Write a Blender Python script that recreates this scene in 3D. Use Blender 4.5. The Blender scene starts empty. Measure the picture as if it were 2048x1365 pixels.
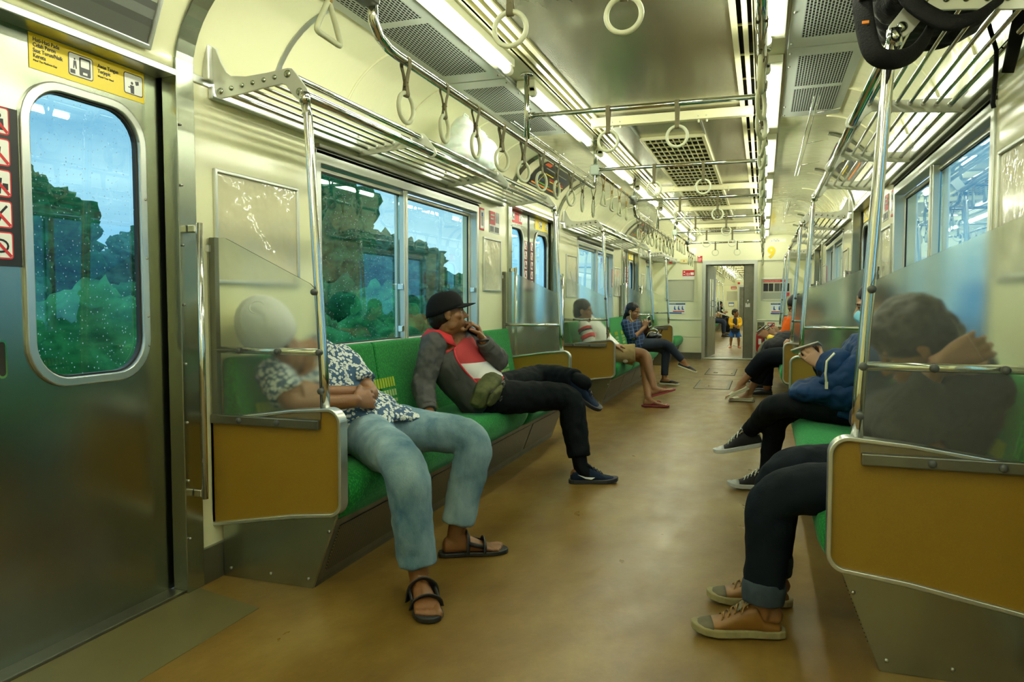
import bpy, bmesh, math, random
from mathutils import Vector, Matrix
PI = math.pi
rnd = random.Random(7)
SC = bpy.context.scene
COL = SC.collection

# ------------------------------------------------------------------ camera
cam_d = bpy.data.cameras.new('camera'); cam = bpy.data.objects.new('camera', cam_d); COL.objects.link(cam)
cam_d.sensor_width = 36; cam_d.lens = 1471 / 2048 * 36; cam_d.clip_start = .05; cam_d.clip_end = 300
_f = 1471.0
_a = Vector(((1526.4 - 1024) / _f, (604.6 - 682.5) / _f, 1)).normalized()      # aisle direction seen by the lens
_b = Vector(((1526.4 - 6024) / _f, (604.6 - 682.5) / _f, 1))
_n = _a.cross(_b).normalized()
if _n.y < 0: _n = -_n
_t = _n.cross(_a)
M = Matrix((_t, _a, -_n))                 # rows: world X, Y, Z in lens axes (x right, y down, z forward)
R3 = Matrix((( M[0][0], -M[0][1], -M[0][2]), (M[1][0], -M[1][1], -M[1][2]), (M[2][0], -M[2][1], -M[2][2])))
cam.matrix_world = Matrix.Translation((0, 0, 1.05)) @ R3.to_4x4()
SC.camera = cam

# ------------------------------------------------------------------ colour management, sky
SC.view_settings.view_transform = 'Standard'; SC.view_settings.look = 'None'
SC.view_settings.exposure = 0.0; SC.view_settings.gamma = 1.0
SC.view_settings.use_curve_mapping = False
W = bpy.data.worlds.new('sky'); SC.world = W; W.use_nodes = True
nt = W.node_tree; nt.nodes.clear()
o = nt.nodes.new('ShaderNodeOutputWorld'); bg = nt.nodes.new('ShaderNodeBackground')
tc = nt.nodes.new('ShaderNodeTexCoord'); mp = nt.nodes.new('ShaderNodeMapping'); mp.inputs['Scale'].default_value = (1, 1, 3)
nz = nt.nodes.new('ShaderNodeTexNoise'); nz.inputs['Scale'].default_value = 3.0; nz.inputs['Detail'].default_value = 5
cr = nt.nodes.new('ShaderNodeValToRGB')
cr.color_ramp.elements[0].position = .35; cr.color_ramp.elements[0].color = (.20, .38, .62, 1)
cr.color_ramp.elements[1].position = .65; cr.color_ramp.elements[1].color = (.60, .76, .96, 1)
nt.links.new(tc.outputs['Generated'], mp.inputs[0]); nt.links.new(mp.outputs[0], nz.inputs['Vector'])
nt.links.new(nz.outputs['Fac'], cr.inputs[0]); nt.links.new(cr.outputs[0], bg.inputs[0]); nt.links.new(bg.outputs[0], o.inputs[0])
bg.inputs[1].default_value = 2.0
TUBE_POWER = 47.0

# ------------------------------------------------------------------ materials
MATS = {}
def pbr(name, col, rough=.5, metal=0., noise=0., nscale=8., stretch=(1, 1, 1), bump=0., bscale=60., coat=0., spec=.5, col2=None, sheen=0., bdist=.004):
    if name in MATS: return MATS[name]
    m = bpy.data.materials.new(name); m.use_nodes = True; n = m.node_tree; b = n.nodes['Principled BSDF']
    b.inputs['Base Color'].default_value = (*col, 1); b.inputs['Roughness'].default_value = rough
    b.inputs['Metallic'].default_value = metal; b.inputs['Specular IOR Level'].default_value = spec
    b.inputs['Coat Weight'].default_value = coat; b.inputs['Coat Roughness'].default_value = .12
    b.inputs['Sheen Weight'].default_value = sheen
    if noise or bump or col2:
        t = n.nodes.new('ShaderNodeTexCoord'); mp = n.nodes.new('ShaderNodeMapping'); mp.inputs['Scale'].default_value = stretch
        n.links.new(t.outputs['Object'], mp.inputs[0])
    if noise or col2:
        z = n.nodes.new('ShaderNodeTexNoise'); z.inputs['Scale'].default_value = nscale; z.inputs['Detail'].default_value = 6
        z.inputs['Roughness'].default_value = .6
        n.links.new(mp.outputs[0], z.inputs['Vector'])
        r = n.nodes.new('ShaderNodeValToRGB'); r.color_ramp.elements[0].position = .3; r.color_ramp.elements[1].position = .7
        c2 = col2 if col2 else tuple(c * (1 - noise) for c in col)
        r.color_ramp.elements[0].color = (*c2, 1); r.color_ramp.elements[1].color = (*col, 1)
        n.links.new(z.outputs['Fac'], r.inputs[0]); n.links.new(r.outputs[0], b.inputs['Base Color'])
    if bump:
        z2 = n.nodes.new('ShaderNodeTexNoise'); z2.inputs['Scale'].default_value = bscale; z2.inputs['Detail'].default_value = 3
        n.links.new(mp.outputs[0], z2.inputs['Vector'])
        bp = n.nodes.new('ShaderNodeBump'); bp.inputs['Strength'].default_value = bump; bp.inputs['Distance'].default_value = bdist
        n.links.new(z2.outputs['Fac'], bp.inputs['Height']); n.links.new(bp.outputs[0], b.inputs['Normal'])
    MATS[name] = m; return m
def emit(name, col, s):
    if name in MATS: return MATS[name]
    m = bpy.data.materials.new(name); m.use_nodes = True; n = m.node_tree; n.nodes.clear()
    e = n.nodes.new('ShaderNodeEmission'); e.inputs[0].default_value = (*col, 1); e.inputs[1].default_value = s
    q = n.nodes.new('ShaderNodeOutputMaterial'); n.links.new(e.outputs[0], q.inputs[0]); MATS[name] = m; return m

cream = pbr('cream_enamel', (.80, .79, .50), .22, noise=.06, nscale=3, coat=.5, bump=.08, bscale=5)
cream_warp = pbr('cream_enamel_rippled', (.80, .79, .50), .12, coat=.8, bump=1.0, bscale=6, spec=.6, bdist=.006)
cream_paint = pbr('cream_paint', (.82, .81, .55), .35)
beam_paint = pbr('beam_paint', (.86, .82, .50), .3)
ceil_m = pbr('ceiling_sheet', (.46, .45, .31), .20, metal=.65, noise=.15, nscale=2, stretch=(6, .6, 1), bump=.12, bscale=4)
silver_panel = pbr('silver_panel', (.52, .56, .50), .42, metal=.35)
steel = pbr('brushed_steel', (.36, .385, .31), .24, metal=1, noise=.12, nscale=3, stretch=(2, 2, .5), bump=.10, bscale=4)
steel_dark = pbr('dull_steel', (.22, .22, .165), .42, metal=.9, noise=.3, nscale=6)
chrome = pbr('polished_steel', (.72, .73, .70), .10, metal=1)
alu = pbr('aluminium', (.62, .64, .60), .30, metal=.9)
bracket_m = pbr('bracket_enamel', (.55, .56, .47), .32, metal=.3)
black = pbr('black_rubber', (.012, .012, .012), .5)
darkgap = pbr('dark_gap', (.01, .01, .008), .9)
yellow_panel = pbr('ochre_laminate', (.235, .137, .008), .42, noise=.12, nscale=300, bump=.15, bscale=260)
white_plastic = pbr('cream_plastic', (.72, .72, .52), .35)
ring_m = pbr('ring_plastic', (.74, .76, .54), .35)
web_m = pbr('strap_webbing', (.16, .14, .065), .55, bump=.3, bscale=300)
web2_m = pbr('tan_webbing', (.40, .25, .06), .6)
joint_m = pbr('joint_plastic', (.30, .36, .29), .45)
joint_dark = pbr('joint_dark', (.10, .11, .09), .35, metal=.5)
bolt_m = pbr('bolt_cap', (.06, .065, .055), .45)
screw_m = pbr('screw', (.35, .35, .3), .35, metal=1)
white_m = pbr('white_print', (.85, .86, .80), .5)
red_m = pbr('red_print', (.55, .02, .03), .5)
yellow_s = pbr('yellow_sticker', (.80, .60, .01), .4)
black_s = pbr('black_print', (.01, .01, .012), .4)
blue_s = pbr('blue_print', (.02, .09, .35), .5)
grey_s = pbr('grey_print', (.07, .075, .065), .3)
grey_l = pbr('grey_light_print', (.36, .37, .29), .4)
blackish_sign = pbr('map_print', (.012, .013, .014), .3)
orange_s = pbr('orange_print', (.8, .25, .01), .5)
green_s = pbr('green_print', (.15, .5, .05), .5)

def floor_mat():
    m = pbr('floor_vinyl', (.40, .275, .105), .28, coat=.0, spec=.42); n = m.node_tree; b = n.nodes['Principled BSDF']
    t = n.nodes.new('ShaderNodeTexCoord'); mp = n.nodes.new('ShaderNodeMapping'); mp.inputs['Scale'].default_value = (1, .55, 1)
    z = n.nodes.new('ShaderNodeTexNoise'); z.inputs['Scale'].default_value = 3.2; z.inputs['Detail'].default_value = 8; z.inputs['Roughness'].default_value = .65
    r = n.nodes.new('ShaderNodeValToRGB'); e = r.color_ramp.elements
    e[0].position = .28; e[0].color = (.115, .058, .009, 1); e[1].position = .72; e[1].color = (.235, .155, .036, 1)
    x = e.new(.5); x.color = (.165, .097, .018, 1)
    n.links.new(t.outputs['Object'], mp.inputs[0]); n.links.new(mp.outputs[0], z.inputs['Vector']); n.links.new(z.outputs['Fac'], r.inputs[0])
    n.links.new(r.outputs[0], b.inputs['Base Color'])
    z2 = n.nodes.new('ShaderNodeTexNoise'); z2.inputs['Scale'].default_value = 9; z2.inputs['Detail'].default_value = 5
    n.links.new(mp.outputs[0], z2.inputs['Vector'])
    mr = n.nodes.new('ShaderNodeMapRange'); mr.inputs['To Min'].default_value = .20; mr.inputs['To Max'].default_value = .46
    n.links.new(z2.outputs['Fac'], mr.inputs[0]); n.links.new(mr.outputs[0], b.inputs['Roughness'])
    bp = n.nodes.new('ShaderNodeBump'); bp.inputs['Strength'].default_value = .30; bp.inputs['Distance'].default_value = .012
    n.links.new(z2.outputs['Fac'], bp.inputs['Height']); n.links.new(bp.outputs[0], b.inputs['Normal'])
    return m
floor_m = floor_mat()
patch_m = pbr('floor_worn_green', (.12, .105, .036), .38, noise=.2, nscale=5)

def perforated(name, base, holes=(.006, .006, .005), w=.026, h=.0105, mortar=.0032, metal=.35, axes='YX', rough=.4):
    m = pbr(name, base, rough, metal=metal); n = m.node_tree; b = n.nodes['Principled BSDF']
    t = n.nodes.new('ShaderNodeTexCoord'); s = n.nodes.new('ShaderNodeSeparateXYZ'); c = n.nodes.new('ShaderNodeCombineXYZ')
    n.links.new(t.outputs['Object'], s.inputs[0]); n.links.new(s.outputs[axes[0]], c.inputs[0]); n.links.new(s.outputs[axes[1]], c.inputs[1])
    k = n.nodes.new('ShaderNodeTexBrick'); k.inputs['Scale'].default_value = 1; k.inputs['Brick Width'].default_value = w
    k.inputs['Row Height'].default_value = h; k.inputs['Mortar Size'].default_value = mortar; k.inputs['Mortar Smooth'].default_value = 0
    k.inputs['Color1'].default_value = (*holes, 1); k.inputs['Color2'].default_value = (*holes, 1); k.inputs['Mortar'].default_value = (*base, 1)
    n.links.new(c.outputs[0], k.inputs['Vector']); n.links.new(k.outputs['Color'], b.inputs['Base Color'])
    return m
perf = perforated('perforated_sheet', (.46, .50, .44), holes=(.003, .003, .003), w=.031, h=.0135, mortar=.0025, metal=0., rough=.6)
perf.node_tree.nodes['Principled BSDF'].inputs['Specular IOR Level'].default_value = .1
mesh_vent = perforated('vent_mesh', (.20, .17, .085), holes=(.012, .01, .006), w=.012, h=.006, mortar=.0011, metal=.5, axes='YZ')

def fabric_green():
    m = pbr('green_moquette', (.018, .30, .055), .85, sheen=.25, spec=.15); n = m.node_tree; b = n.nodes['Principled BSDF']
    t = n.nodes.new('ShaderNodeTexCoord'); v = n.nodes.new('ShaderNodeTexVoronoi'); v.inputs['Scale'].default_value = 85
    mp = n.nodes.new('ShaderNodeMapping'); mp.inputs['Scale'].default_value = (1, 1.6, 1); mp.inputs['Rotation'].default_value = (.6, 0, .3)
    n.links.new(t.outputs['Object'], mp.inputs[0]); n.links.new(mp.outputs[0], v.inputs['Vector'])
    r = n.nodes.new('ShaderNodeValToRGB'); e = r.color_ramp.elements
    e[0].position = .25; e[0].color = (.018, .22, .032, 1); e[1].position = .55; e[1].color = (.006, .125, .022, 1)
    n.links.new(v.outputs['Distance'], r.inputs[0]); n.links.new(r.outputs[0], b.inputs['Base Color'])
    b.inputs['Sheen Tint'].default_value = (.4, 1, .6, 1)
    bp = n.nodes.new('ShaderNodeBump'); bp.inputs['Strength'].default_value = .25; bp.inputs['Distance'].default_value = .003
    n.links.new(v.outputs['Distance'], bp.inputs['Height']); n.links.new(bp.outputs[0], b.inputs['Normal'])
    return m
green_f = fabric_green()
mark_m = pbr('woven_yellow_marks', (.30, .40, .02), .85)
mark2_m = pbr('woven_pale_marks', (.28, .40, .14), .85)

def glass_mat(name, tint, refl=1.0, drops=0., frost=0.):
    m = bpy.data.materials.new(name); m.use_nodes = True; n = m.node_tree; n.nodes.clear(); L = n.links
    out = n.nodes.new('ShaderNodeOutputMaterial'); tr = n.nodes.new('ShaderNodeBsdfTransparent'); tr.inputs[0].default_value = (*tint, 1)
    gl = n.nodes.new('ShaderNodeBsdfGlossy'); gl.inputs['Roughness'].default_value = .015; gl.inputs['Color'].default_value = (.8, .95, 1, 1)
    fr = n.nodes.new('ShaderNodeFresnel'); fr.inputs['IOR'].default_value = 1.52
    mu = n.nodes.new('ShaderNodeMath'); mu.operation = 'MULTIPLY_ADD'; mu.inputs[1].default_value = refl; mu.inputs[2].default_value = .03; mu.use_clamp = True
    L.new(fr.outputs[0], mu.inputs[0])
    ge = n.nodes.new('ShaderNodeNewGeometry'); iv = n.nodes.new('ShaderNodeMath'); iv.operation = 'SUBTRACT'; iv.inputs[0].default_value = 1; L.new(ge.outputs['Backfacing'], iv.inputs[1])
    mf = n.nodes.new('ShaderNodeMath'); mf.operation = 'MULTIPLY'; L.new(mu.outputs[0], mf.inputs[0]); L.new(iv.outputs[0], mf.inputs[1])
    mx = n.nodes.new('ShaderNodeMixShader'); L.new(mf.outputs[0], mx.inputs[0]); L.new(tr.outputs[0], mx.inputs[1]); L.new(gl.outputs[0], mx.inputs[2])
    last = mx
    if drops:
        t = n.nodes.new('ShaderNodeTexCoord')
        mpp = n.nodes.new('ShaderNodeMapping'); mpp.inputs['Scale'].default_value = (1, 1, .8)
        v = n.nodes.new('ShaderNodeTexVoronoi'); v.inputs['Scale'].default_value = 75; v.inputs['Randomness'].default_value = 1
        L.new(t.outputs['Object'], mpp.inputs[0]); L.new(mpp.outputs[0], v.inputs['Vector'])
        # only some cells carry a drop, and of differing size
        sep = n.nodes.new('ShaderNodeSeparateColor'); L.new(v.outputs['Color'], sep.inputs[0])
        rad = n.nodes.new('ShaderNodeMath'); rad.operation = 'MULTIPLY'; rad.inputs[1].default_value = .17; L.new(sep.outputs[0], rad.inputs[0])
        sub = n.nodes.new('ShaderNodeMath'); sub.operation = 'SUBTRACT'; L.new(rad.outputs[0], sub.inputs[0]); L.new(v.outputs['Distance'], sub.inputs[1])
        gt = n.nodes.new('ShaderNodeMath'); gt.operation = 'GREATER_THAN'; gt.inputs[1].default_value = 0; L.new(sub.outputs[0], gt.inputs[0])
        k = n.nodes.new('ShaderNodeMath'); k.operation = 'MULTIPLY'; k.inputs[1].default_value = drops; L.new(gt.outputs[0], k.inputs[0])
        tl = n.nodes.new('ShaderNodeBsdfTranslucent'); tl.inputs[0].default_value = (.75, .9, .95, 1)
        df = n.nodes.new('ShaderNodeBsdfDiffuse'); df.inputs[0].default_value = (.35, .55, .5, 1)
        ad = n.nodes.new('ShaderNodeMixShader'); ad.inputs[0].default_value = .4; L.new(tl.outputs[0], ad.inputs[1]); L.new(df.outputs[0], ad.inputs[2])
        m2 = n.nodes.new('ShaderNodeMixShader'); L.new(k.outputs[0], m2.inputs[0]); L.new(last.outputs[0], m2.inputs[1]); L.new(ad.outputs[0], m2.inputs[2])
        last = m2
    L.new(last.outputs[0], out.inputs[0]); MATS[name] = m; return m
glass_wet = glass_mat('wet_window_glass', (.68, .84, .80), refl=1.4, drops=.75)
glass_clear = glass_mat('window_glass', (.55, .82, .86), refl=1.8)
poster_glass = glass_mat('poster_cover', (.95, .95, .85), refl=.9)

def frosted():
    m = bpy.data.materials.new('frosted_acrylic'); m.use_nodes = True; n = m.node_tree; n.nodes.clear(); L = n.links
    out = n.nodes.new('ShaderNodeOutputMaterial')
    rf = n.nodes.new('ShaderNodeBsdfRefraction'); rf.inputs['IOR'].default_value = 1.45; rf.inputs['Roughness'].default_value = .19; rf.inputs['Color'].default_value = (.97, .99, .94, 1)
    gl = n.nodes.new('ShaderNodeBsdfGlossy'); gl.inputs['Roughness'].default_value = .25
    df = n.nodes.new('ShaderNodeBsdfDiffuse'); df.inputs['Color'].default_value = (.72, .74, .62, 1)
    a = n.nodes.new('ShaderNodeMixShader'); a.inputs[0].default_value = .055; L.new(rf.outputs[0], a.inputs[1]); L.new(df.outputs[0], a.inputs[2])
    b = n.nodes.new('ShaderNodeMixShader'); b.inputs[0].default_value = .03; L.new(a.outputs[0], b.inputs[1]); L.new(gl.outputs[0], b.inputs[2])
    L.new(b.outputs[0], out.inputs[0]); MATS['frosted'] = m; return m
frost_m = frosted()

# ------------------------------------------------------------------ mesh helpers
def V(*a): return Vector(a)
class MB:
    def __init__(s): s.v = []; s.f = []; s.sm = []
    def add(s, vs, fs, smooth=False):
        k = len(s.v); s.v += [tuple(v) for v in vs]; s.f += [tuple(i + k for i in f) for f in fs]; s.sm += [smooth] * len(fs); return s
    def box(s, a, b):
        x0, x1 = sorted((a[0], b[0])); y0, y1 = sorted((a[1], b[1])); z0, z1 = sorted((a[2], b[2]))
        return s.add([(x0, y0, z0), (x1, y0, z0), (x1, y1, z0), (x0, y1, z0), (x0, y0, z1), (x1, y0, z1), (x1, y1, z1), (x0, y1, z1)],
              [(0, 3, 2, 1), (4, 5, 6, 7), (0, 1, 5, 4), (1, 2, 6, 5), (2, 3, 7, 6), (3, 0, 4, 7)])
    def hexa(s, p): return s.add(p, [(0, 3, 2, 1), (4, 5, 6, 7), (0, 1, 5, 4), (1, 2, 6, 5), (2, 3, 7, 6), (3, 0, 4, 7)])
    def tube(s, pts, r, seg=10, closed=False, caps=True, flat=None):
        P = [Vector(p) for p in pts]; n = len(P); rr = r if isinstance(r, (list, tuple)) else [r] * n
        up = None; rings = []
        for i in range(n):
            if closed: d = (P[(i + 1) % n] - P[i - 1])
            else: d = (P[min(i + 1, n - 1)] - P[max(i - 1, 0)])
            d.normalize()
            if up is None:
                up = Vector((0, 0, 1)) if abs(d.z) < .9 else Vector((1, 0, 0))
            u = (up - d * up.dot(d)).normalized(); w = d.cross(u); up = u
            fu = flat[0] if flat else 1; fw = flat[1] if flat else 1
            rings.append([P[i] + u * math.cos(2 * PI * k / seg) * rr[i] * fu + w * math.sin(2 * PI * k / seg) * rr[i] * fw for k in range(seg)])
        vs = [v for g in rings for v in g]; fs = []
        for i in range(n if closed else n - 1):
            j = (i + 1) % n
            for k in range(seg):
                l = (k + 1) % seg
                fs.append((i * seg + k, i * seg + l, j * seg + l, j * seg + k))
        s.add(vs, fs, True)
        if caps and not closed:
            s.add(rings[0], [tuple(range(seg))[::-1]]); s.add(rings[-1], [tuple(range(seg))])
        return s
    def prism(s, poly, axis, a, b):          # polygon in the two other axes, extruded from a to b
        def pt(p, h):
            return {'X': (h, p[0], p[1]), 'Y': (p[0], h, p[1]), 'Z': (p[0], p[1], h)}[axis]
        n = len(poly); vs = [pt(p, a) for p in poly] + [pt(p, b) for p in poly]
        fs = [tuple(range(n)), tuple(range(2 * n - 1, n - 1, -1))] + [(i, n + i, n + (i + 1) % n, (i + 1) % n) for i in range(n)]
        return s.add(vs, fs)
    def strip(s, poly, axis, a, b, smooth=True):      # open profile extruded
        def pt(p, h):
            return {'X': (h, p[0], p[1]), 'Y': (p[0], h, p[1]), 'Z': (p[0], p[1], h)}[axis]
        n = len(poly); vs = [pt(p, a) for p in poly] + [pt(p, b) for p in poly]
        return s.add(vs, [(i, i + 1, n + i + 1, n + i) for i in range(n - 1)], smooth)
    def sphere(s, c, r, su=12, sv=8):
        c = Vector(c); r = Vector(r) if not isinstance(r, (int, float)) else Vector((r, r, r)); vs = []
        for i in range(sv + 1):
            t = PI * i / sv
            for k in range(su):
                p = 2 * PI * k / su
                vs.append((c.x + r.x * math.sin(t) * math.cos(p), c.y + r.y * math.sin(t) * math.sin(p), c.z + r.z * math.cos(t)))
        fs = [(i * su + k, (i + 1) * su + k, (i + 1) * su + (k + 1) % su, i * su + (k + 1) % su) for i in range(sv) for k in range(su)]
        return s.add(vs, fs, True)
    def ring_frame(s, outer, inner, axis, a, b):      # two polygons of equal count: a flat frame with depth
        def pt(p, h):
            return {'X': (h, p[0], p[1]), 'Y': (p[0], h, p[1]), 'Z': (p[0], p[1], h)}[axis]
        n = len(outer); vs = [pt(p, h) for h in (a, b) for q in (outer, inner) for p in q]
        fs = []
        for i in range(n):
            j = (i + 1) % n
            fs += [(i, j, n + j, n + i), (2 * n + i, 3 * n + i, 3 * n + j, 2 * n + j), (i, 2 * n + i, 2 * n + j, j), (n + i, n + j, 3 * n + j, 3 * n + i)]
        return s.add(vs, fs)
    def build(s, name, mat=None, parent=None, loc=None, bevel=0, solid=0, smooth_all=False, sub=0):
        me = bpy.data.meshes.new(name); me.from_pydata(s.v, [], s.f)
        me.polygons.foreach_set('use_smooth', [bool(x) or smooth_all for x in s.sm])
        bm = bmesh.new(); bm.from_mesh(me); bmesh.ops.remove_doubles(bm, verts=bm.verts, dist=1e-6)
        if not solid: bmesh.ops.recalc_face_normals(bm, faces=bm.faces)
        bm.to_mesh(me); bm.free(); me.update()
        o = bpy.data.objects.new(name, me); COL.objects.link(o)
        if mat: me.materials.append(mat)
        if parent is not None: o.parent = parent
        if loc: o.location = loc
        if bevel:
            b = o.modifiers.new('bevel', 'BEVEL'); b.width = bevel; b.segments = 2; b.limit_method = 'ANGLE'
        if solid:
            b = o.modifiers.new('solid', 'SOLIDIFY'); b.thickness = solid; b.offset = 0
        if sub:
            b = o.modifiers.new('sub', 'SUBSURF'); b.levels = sub; b.render_levels = sub
        return o
def empty(name, loc=(0, 0, 0), rz=0, parent=None):
    o = bpy.data.objects.new(name, None); COL.objects.link(o); o.location = loc; o.rotation_euler = (0, 0, rz); o.empty_display_size = .1
    if parent: o.parent = parent
    return o
def tag(o, label, cat, group=None, kind=None):
    o['label'] = label; o['category'] = cat
    if group: o['group'] = group
    if kind: o['kind'] = kind
    return o
def struct(o, label=None):
    o['kind'] = 'structure'
    if label: o['label'] = label
    return o
def kids(o): return [c for c in COL.objects if c.parent == o]
def copy_tree(o, childmap, parent=None):
    c = o.copy(); COL.objects.link(c)
    if parent: c.parent = parent
    for ch in childmap.get(o.name, []): copy_tree(ch, childmap, c)
    return c
def cmap(root):
    m = {}
    def rec(o):
        ks = [c for c in bpy.data.objects if c.parent == o]; m[o.name] = ks
        for k in ks: rec(k)
    rec(root); return m
def rrect(x0, y0, x1, y1, r, n=5):
    if not isinstance(r, (list, tuple)): r = [r] * 4
    p = []
    for (cx, cy, a0, rr) in ((x1 - r[0], y1 - r[0], 0, r[0]), (x0 + r[1], y1 - r[1], 90, r[1]), (x0 + r[2], y0 + r[2], 180, r[2]), (x1 - r[3], y0 + r[3], 270, r[3])):
        for i in range(n + 1):
            t = math.radians(a0 + 90 * i / n); p.append((cx + rr * math.cos(t), cy + rr * math.sin(t)))
    return p
def text(name, s, size, mat, parent, loc, rot, depth=.0006, align='LEFT', bold=0):
    c = bpy.data.curves.new(name, 'FONT'); c.body = s; c.size = size; c.extrude = depth; c.align_x = align; c.resolution_u = 3
    c.offset = bold
    t = bpy.data.objects.new(name + '_curve', c); COL.objects.link(t)
    bpy.context.view_layer.update()
    me = bpy.data.meshes.new_from_object(t.evaluated_get(bpy.context.evaluated_depsgraph_get()))
    bpy.data.objects.remove(t); bpy.data.curves.remove(c)
    o = bpy.data.objects.new(name, me); COL.objects.link(o); me.materials.clear(); me.materials.append(mat)
    o.parent = parent; o.location = loc; o.rotation_euler = rot
    return o
ORD = ['first', 'second', 'third', 'fourth', 'fifth', 'sixth', 'seventh', 'eighth', 'ninth', 'tenth', 'eleventh', 'twelfth', 'thirteenth', 'fourteenth']
# ------------------------------------------------------------------ the car's main dimensions
CX = -.607                      # centre line of the car
WW = 1.348                      # half width, wall face
YB, YE = -3.0, 13.9             # rear and front end of this car
DOORS = [(1.40, .68), (6.385, .69), (11.42, .68)]
WINS = [(2.95, 4.95), (7.98, 9.98), (12.98, 13.62)]
BAYS = [(2.25, 5.50), (7.30, 10.50), (12.31, 13.9)]
DTOP = 1.845
SIDE = {-1: 'left', 1: 'right'}
def X(s, w): return CX + s * w

def cove(s, y0, y1, mb, w0=WW, zb=1.86, r=.40, zt=2.24):
    pr = [(X(s, w0), zb)] + [(X(s, w0 - r + r * math.cos(t)), zt - r + r * math.sin(t) + 0) for t in [PI / 2 * i / 14 for i in range(15)]]
    pr += [(X(s, .684), zt)]
    mb.strip(pr, 'Y', y0, y1)
def wall_side(s, y0, y1, doors, wins, name):
    m = MB(); a, b = X(s, WW), X(s, WW + .11)
    cuts = sorted([(c - h - .06, c + h + .06, 'd') for c, h in doors] + [(p, q, 'w') for p, q in wins])
    y = y0
    for p, q, k in cuts:
        if p > y: m.box((a, y, 0), (b, p, 1.865))
        if k == 'd': m.box((a, p, DTOP), (b, q, 1.865))
        else: m.box((a, p, 0), (b, q, .80)); m.box((a, p, 1.74), (b, q, 1.865))
        y = q
    m.box((a, y, 0), (b, y1, 1.865))
    o = struct(m.build(name, cream))
    return o
def shell(y0, y1, doors, wins, tagn=''):
    for s in (-1, 1):
        wall_side(s, y0, y1, doors, wins, 'wall_' + SIDE[s])
        m = MB(); cove(s, y0, y1, m); struct(m.build('ceiling', cream_warp))
    # base strip for the tubes and its edge
    for s in (-1, 1):
        m = MB(); m.box((X(s, .548), y0, 2.250), (X(s, .69), y1, 2.30)); struct(m.build('ceiling', cream))
        m = MB(); m.box((X(s, .684), y0, 2.236), (X(s, .692), y1, 2.262)); struct(m.build('trim_1', alu))
        # slot diffuser: strips, dark recess, ribs
        m = MB(); m.box((X(s, .45), y0, 2.34), (X(s, .56), y1, 2.36)); m.box((X(s, .548), y0, 2.25), (X(s, .552), y1, 2.35)); m.box((X(s, .452), y0, 2.274), (X(s, .455), y1, 2.35))
        struct(m.build('ceiling', darkgap))
        m = MB(); m.box((X(s, .452), y0, 2.262), (X(s, .478), y1, 2.285)); m.box((X(s, .500), y0, 2.262), (X(s, .522), y1, 2.285)); m.box((X(s, .541), y0, 2.255), (X(s, .549), y1, 2.285))
        y = y0 + .2
        while y < y1: m.box((X(s, .452), y, 2.285), (X(s, .549), y + .012, 2.292)); y += .42
        struct(m.build('trim_2', beam_paint))
    m = MB(); m.box((X(1, .452), y0, 2.272), (X(-1, .452), y1, 2.30)); struct(m.build('ceiling', ceil_m))

shell(YB, YE, DOORS, WINS)
m = MB(); m.box((X(-1, 1.47), YB, -.06), (X(1, 1.47), YE, 0)); struct(m.build('floor', floor_m))
m = MB(); m.prism([(X(-1, 1.345), .7), (-1.62, .7), (-1.62, 2.06), (X(-1, 1.345), 2.14)], 'Z', -.002, .0015); tag(m.build('floor_patch', patch_m), 'greenish worn rectangle of floor covering in front of the near sliding door', 'floor covering')
m = MB(); m.box((X(-1, 1.47), YB - .06, -.06), (X(1, 1.47), YB, 2.4)); struct(m.build('wall_back', cream))
m = MB(); m.box((X(-1, 1.5), YB, 2.36), (X(1, 1.5), YE, 2.40)); struct(m.build('ceiling', darkgap))

# skirting, steel door pillars, ledge lines
for s in (-1, 1):
    m = MB(); ys = [YB] + [v for c, h in DOORS for v in (c - h - .06, c + h + .06)] + [YE]
    for i in range(0, len(ys), 2):
        m.box((X(s, WW - .012), ys[i], 0), (X(s, WW + .01), ys[i + 1], .135))
    struct(m.build('baseboard_' + SIDE[s], steel_dark, bevel=.003))
    m = MB()
    for i in range(0, len(ys), 2):
        m.box((X(s, WW - .006), ys[i] + .0, 1.842), (X(s, WW + .01), ys[i + 1], 1.872))
    struct(m.build('trim_3', alu, bevel=.003))
    for c, h in DOORS:
        for e in (-1, 1):
            y = c + e * h
            m = MB(); m.box((X(s, WW - .014), y, 0), (X(s, WW + .050), y + e * .085, 1.9))
            arc = [(X(s, WW - .4 + .397 * math.cos(a)), 1.84 + .397 * math.sin(a)) for a in [.10 + 1.3 * k / 12 for k in range(13)]]; arc2 = [(X(s, WW - .4 + .391 * math.cos(a)), 1.84 + .391 * math.sin(a)) for a in [.10 + 1.3 * k / 12 for k in range(13)]]
            ya, yb = sorted((y, y + e * .085))
            for k in range(12):
                (p0, p1, q0, q1) = (arc[k], arc[k + 1], arc2[k], arc2[k + 1])
                m.hexa([(p0[0], ya, p0[1]), (q0[0], ya, q0[1]), (q0[0], yb, q0[1]), (p0[0], yb, p0[1]), (p1[0], ya, p1[1]), (q1[0], ya, q1[1]), (q1[0], yb, q1[1]), (p1[0], yb, p1[1])])
            p = m.build('trim_4', steel, bevel=.004); struct(p)
            m = MB()
            for z in [.2 + .21 * k for k in range(8)]: m.sphere((X(s, WW - .018), y + e * .012, z), .005, 8, 5)
            struct(m.build('screw', screw_m, p))
        m = MB(); m.box((X(s, WW - .016), c - h, DTOP - .012), (X(s, WW + .10), c + h, DTOP + .012)); struct(m.build('trim_5', alu, bevel=.003))
        m = MB(); m.box((X(s, WW + .0), c - h, -.002), (X(s, WW + .14), c + h, .012)); struct(m.build('trim_6', steel_dark, bevel=.003))

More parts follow.
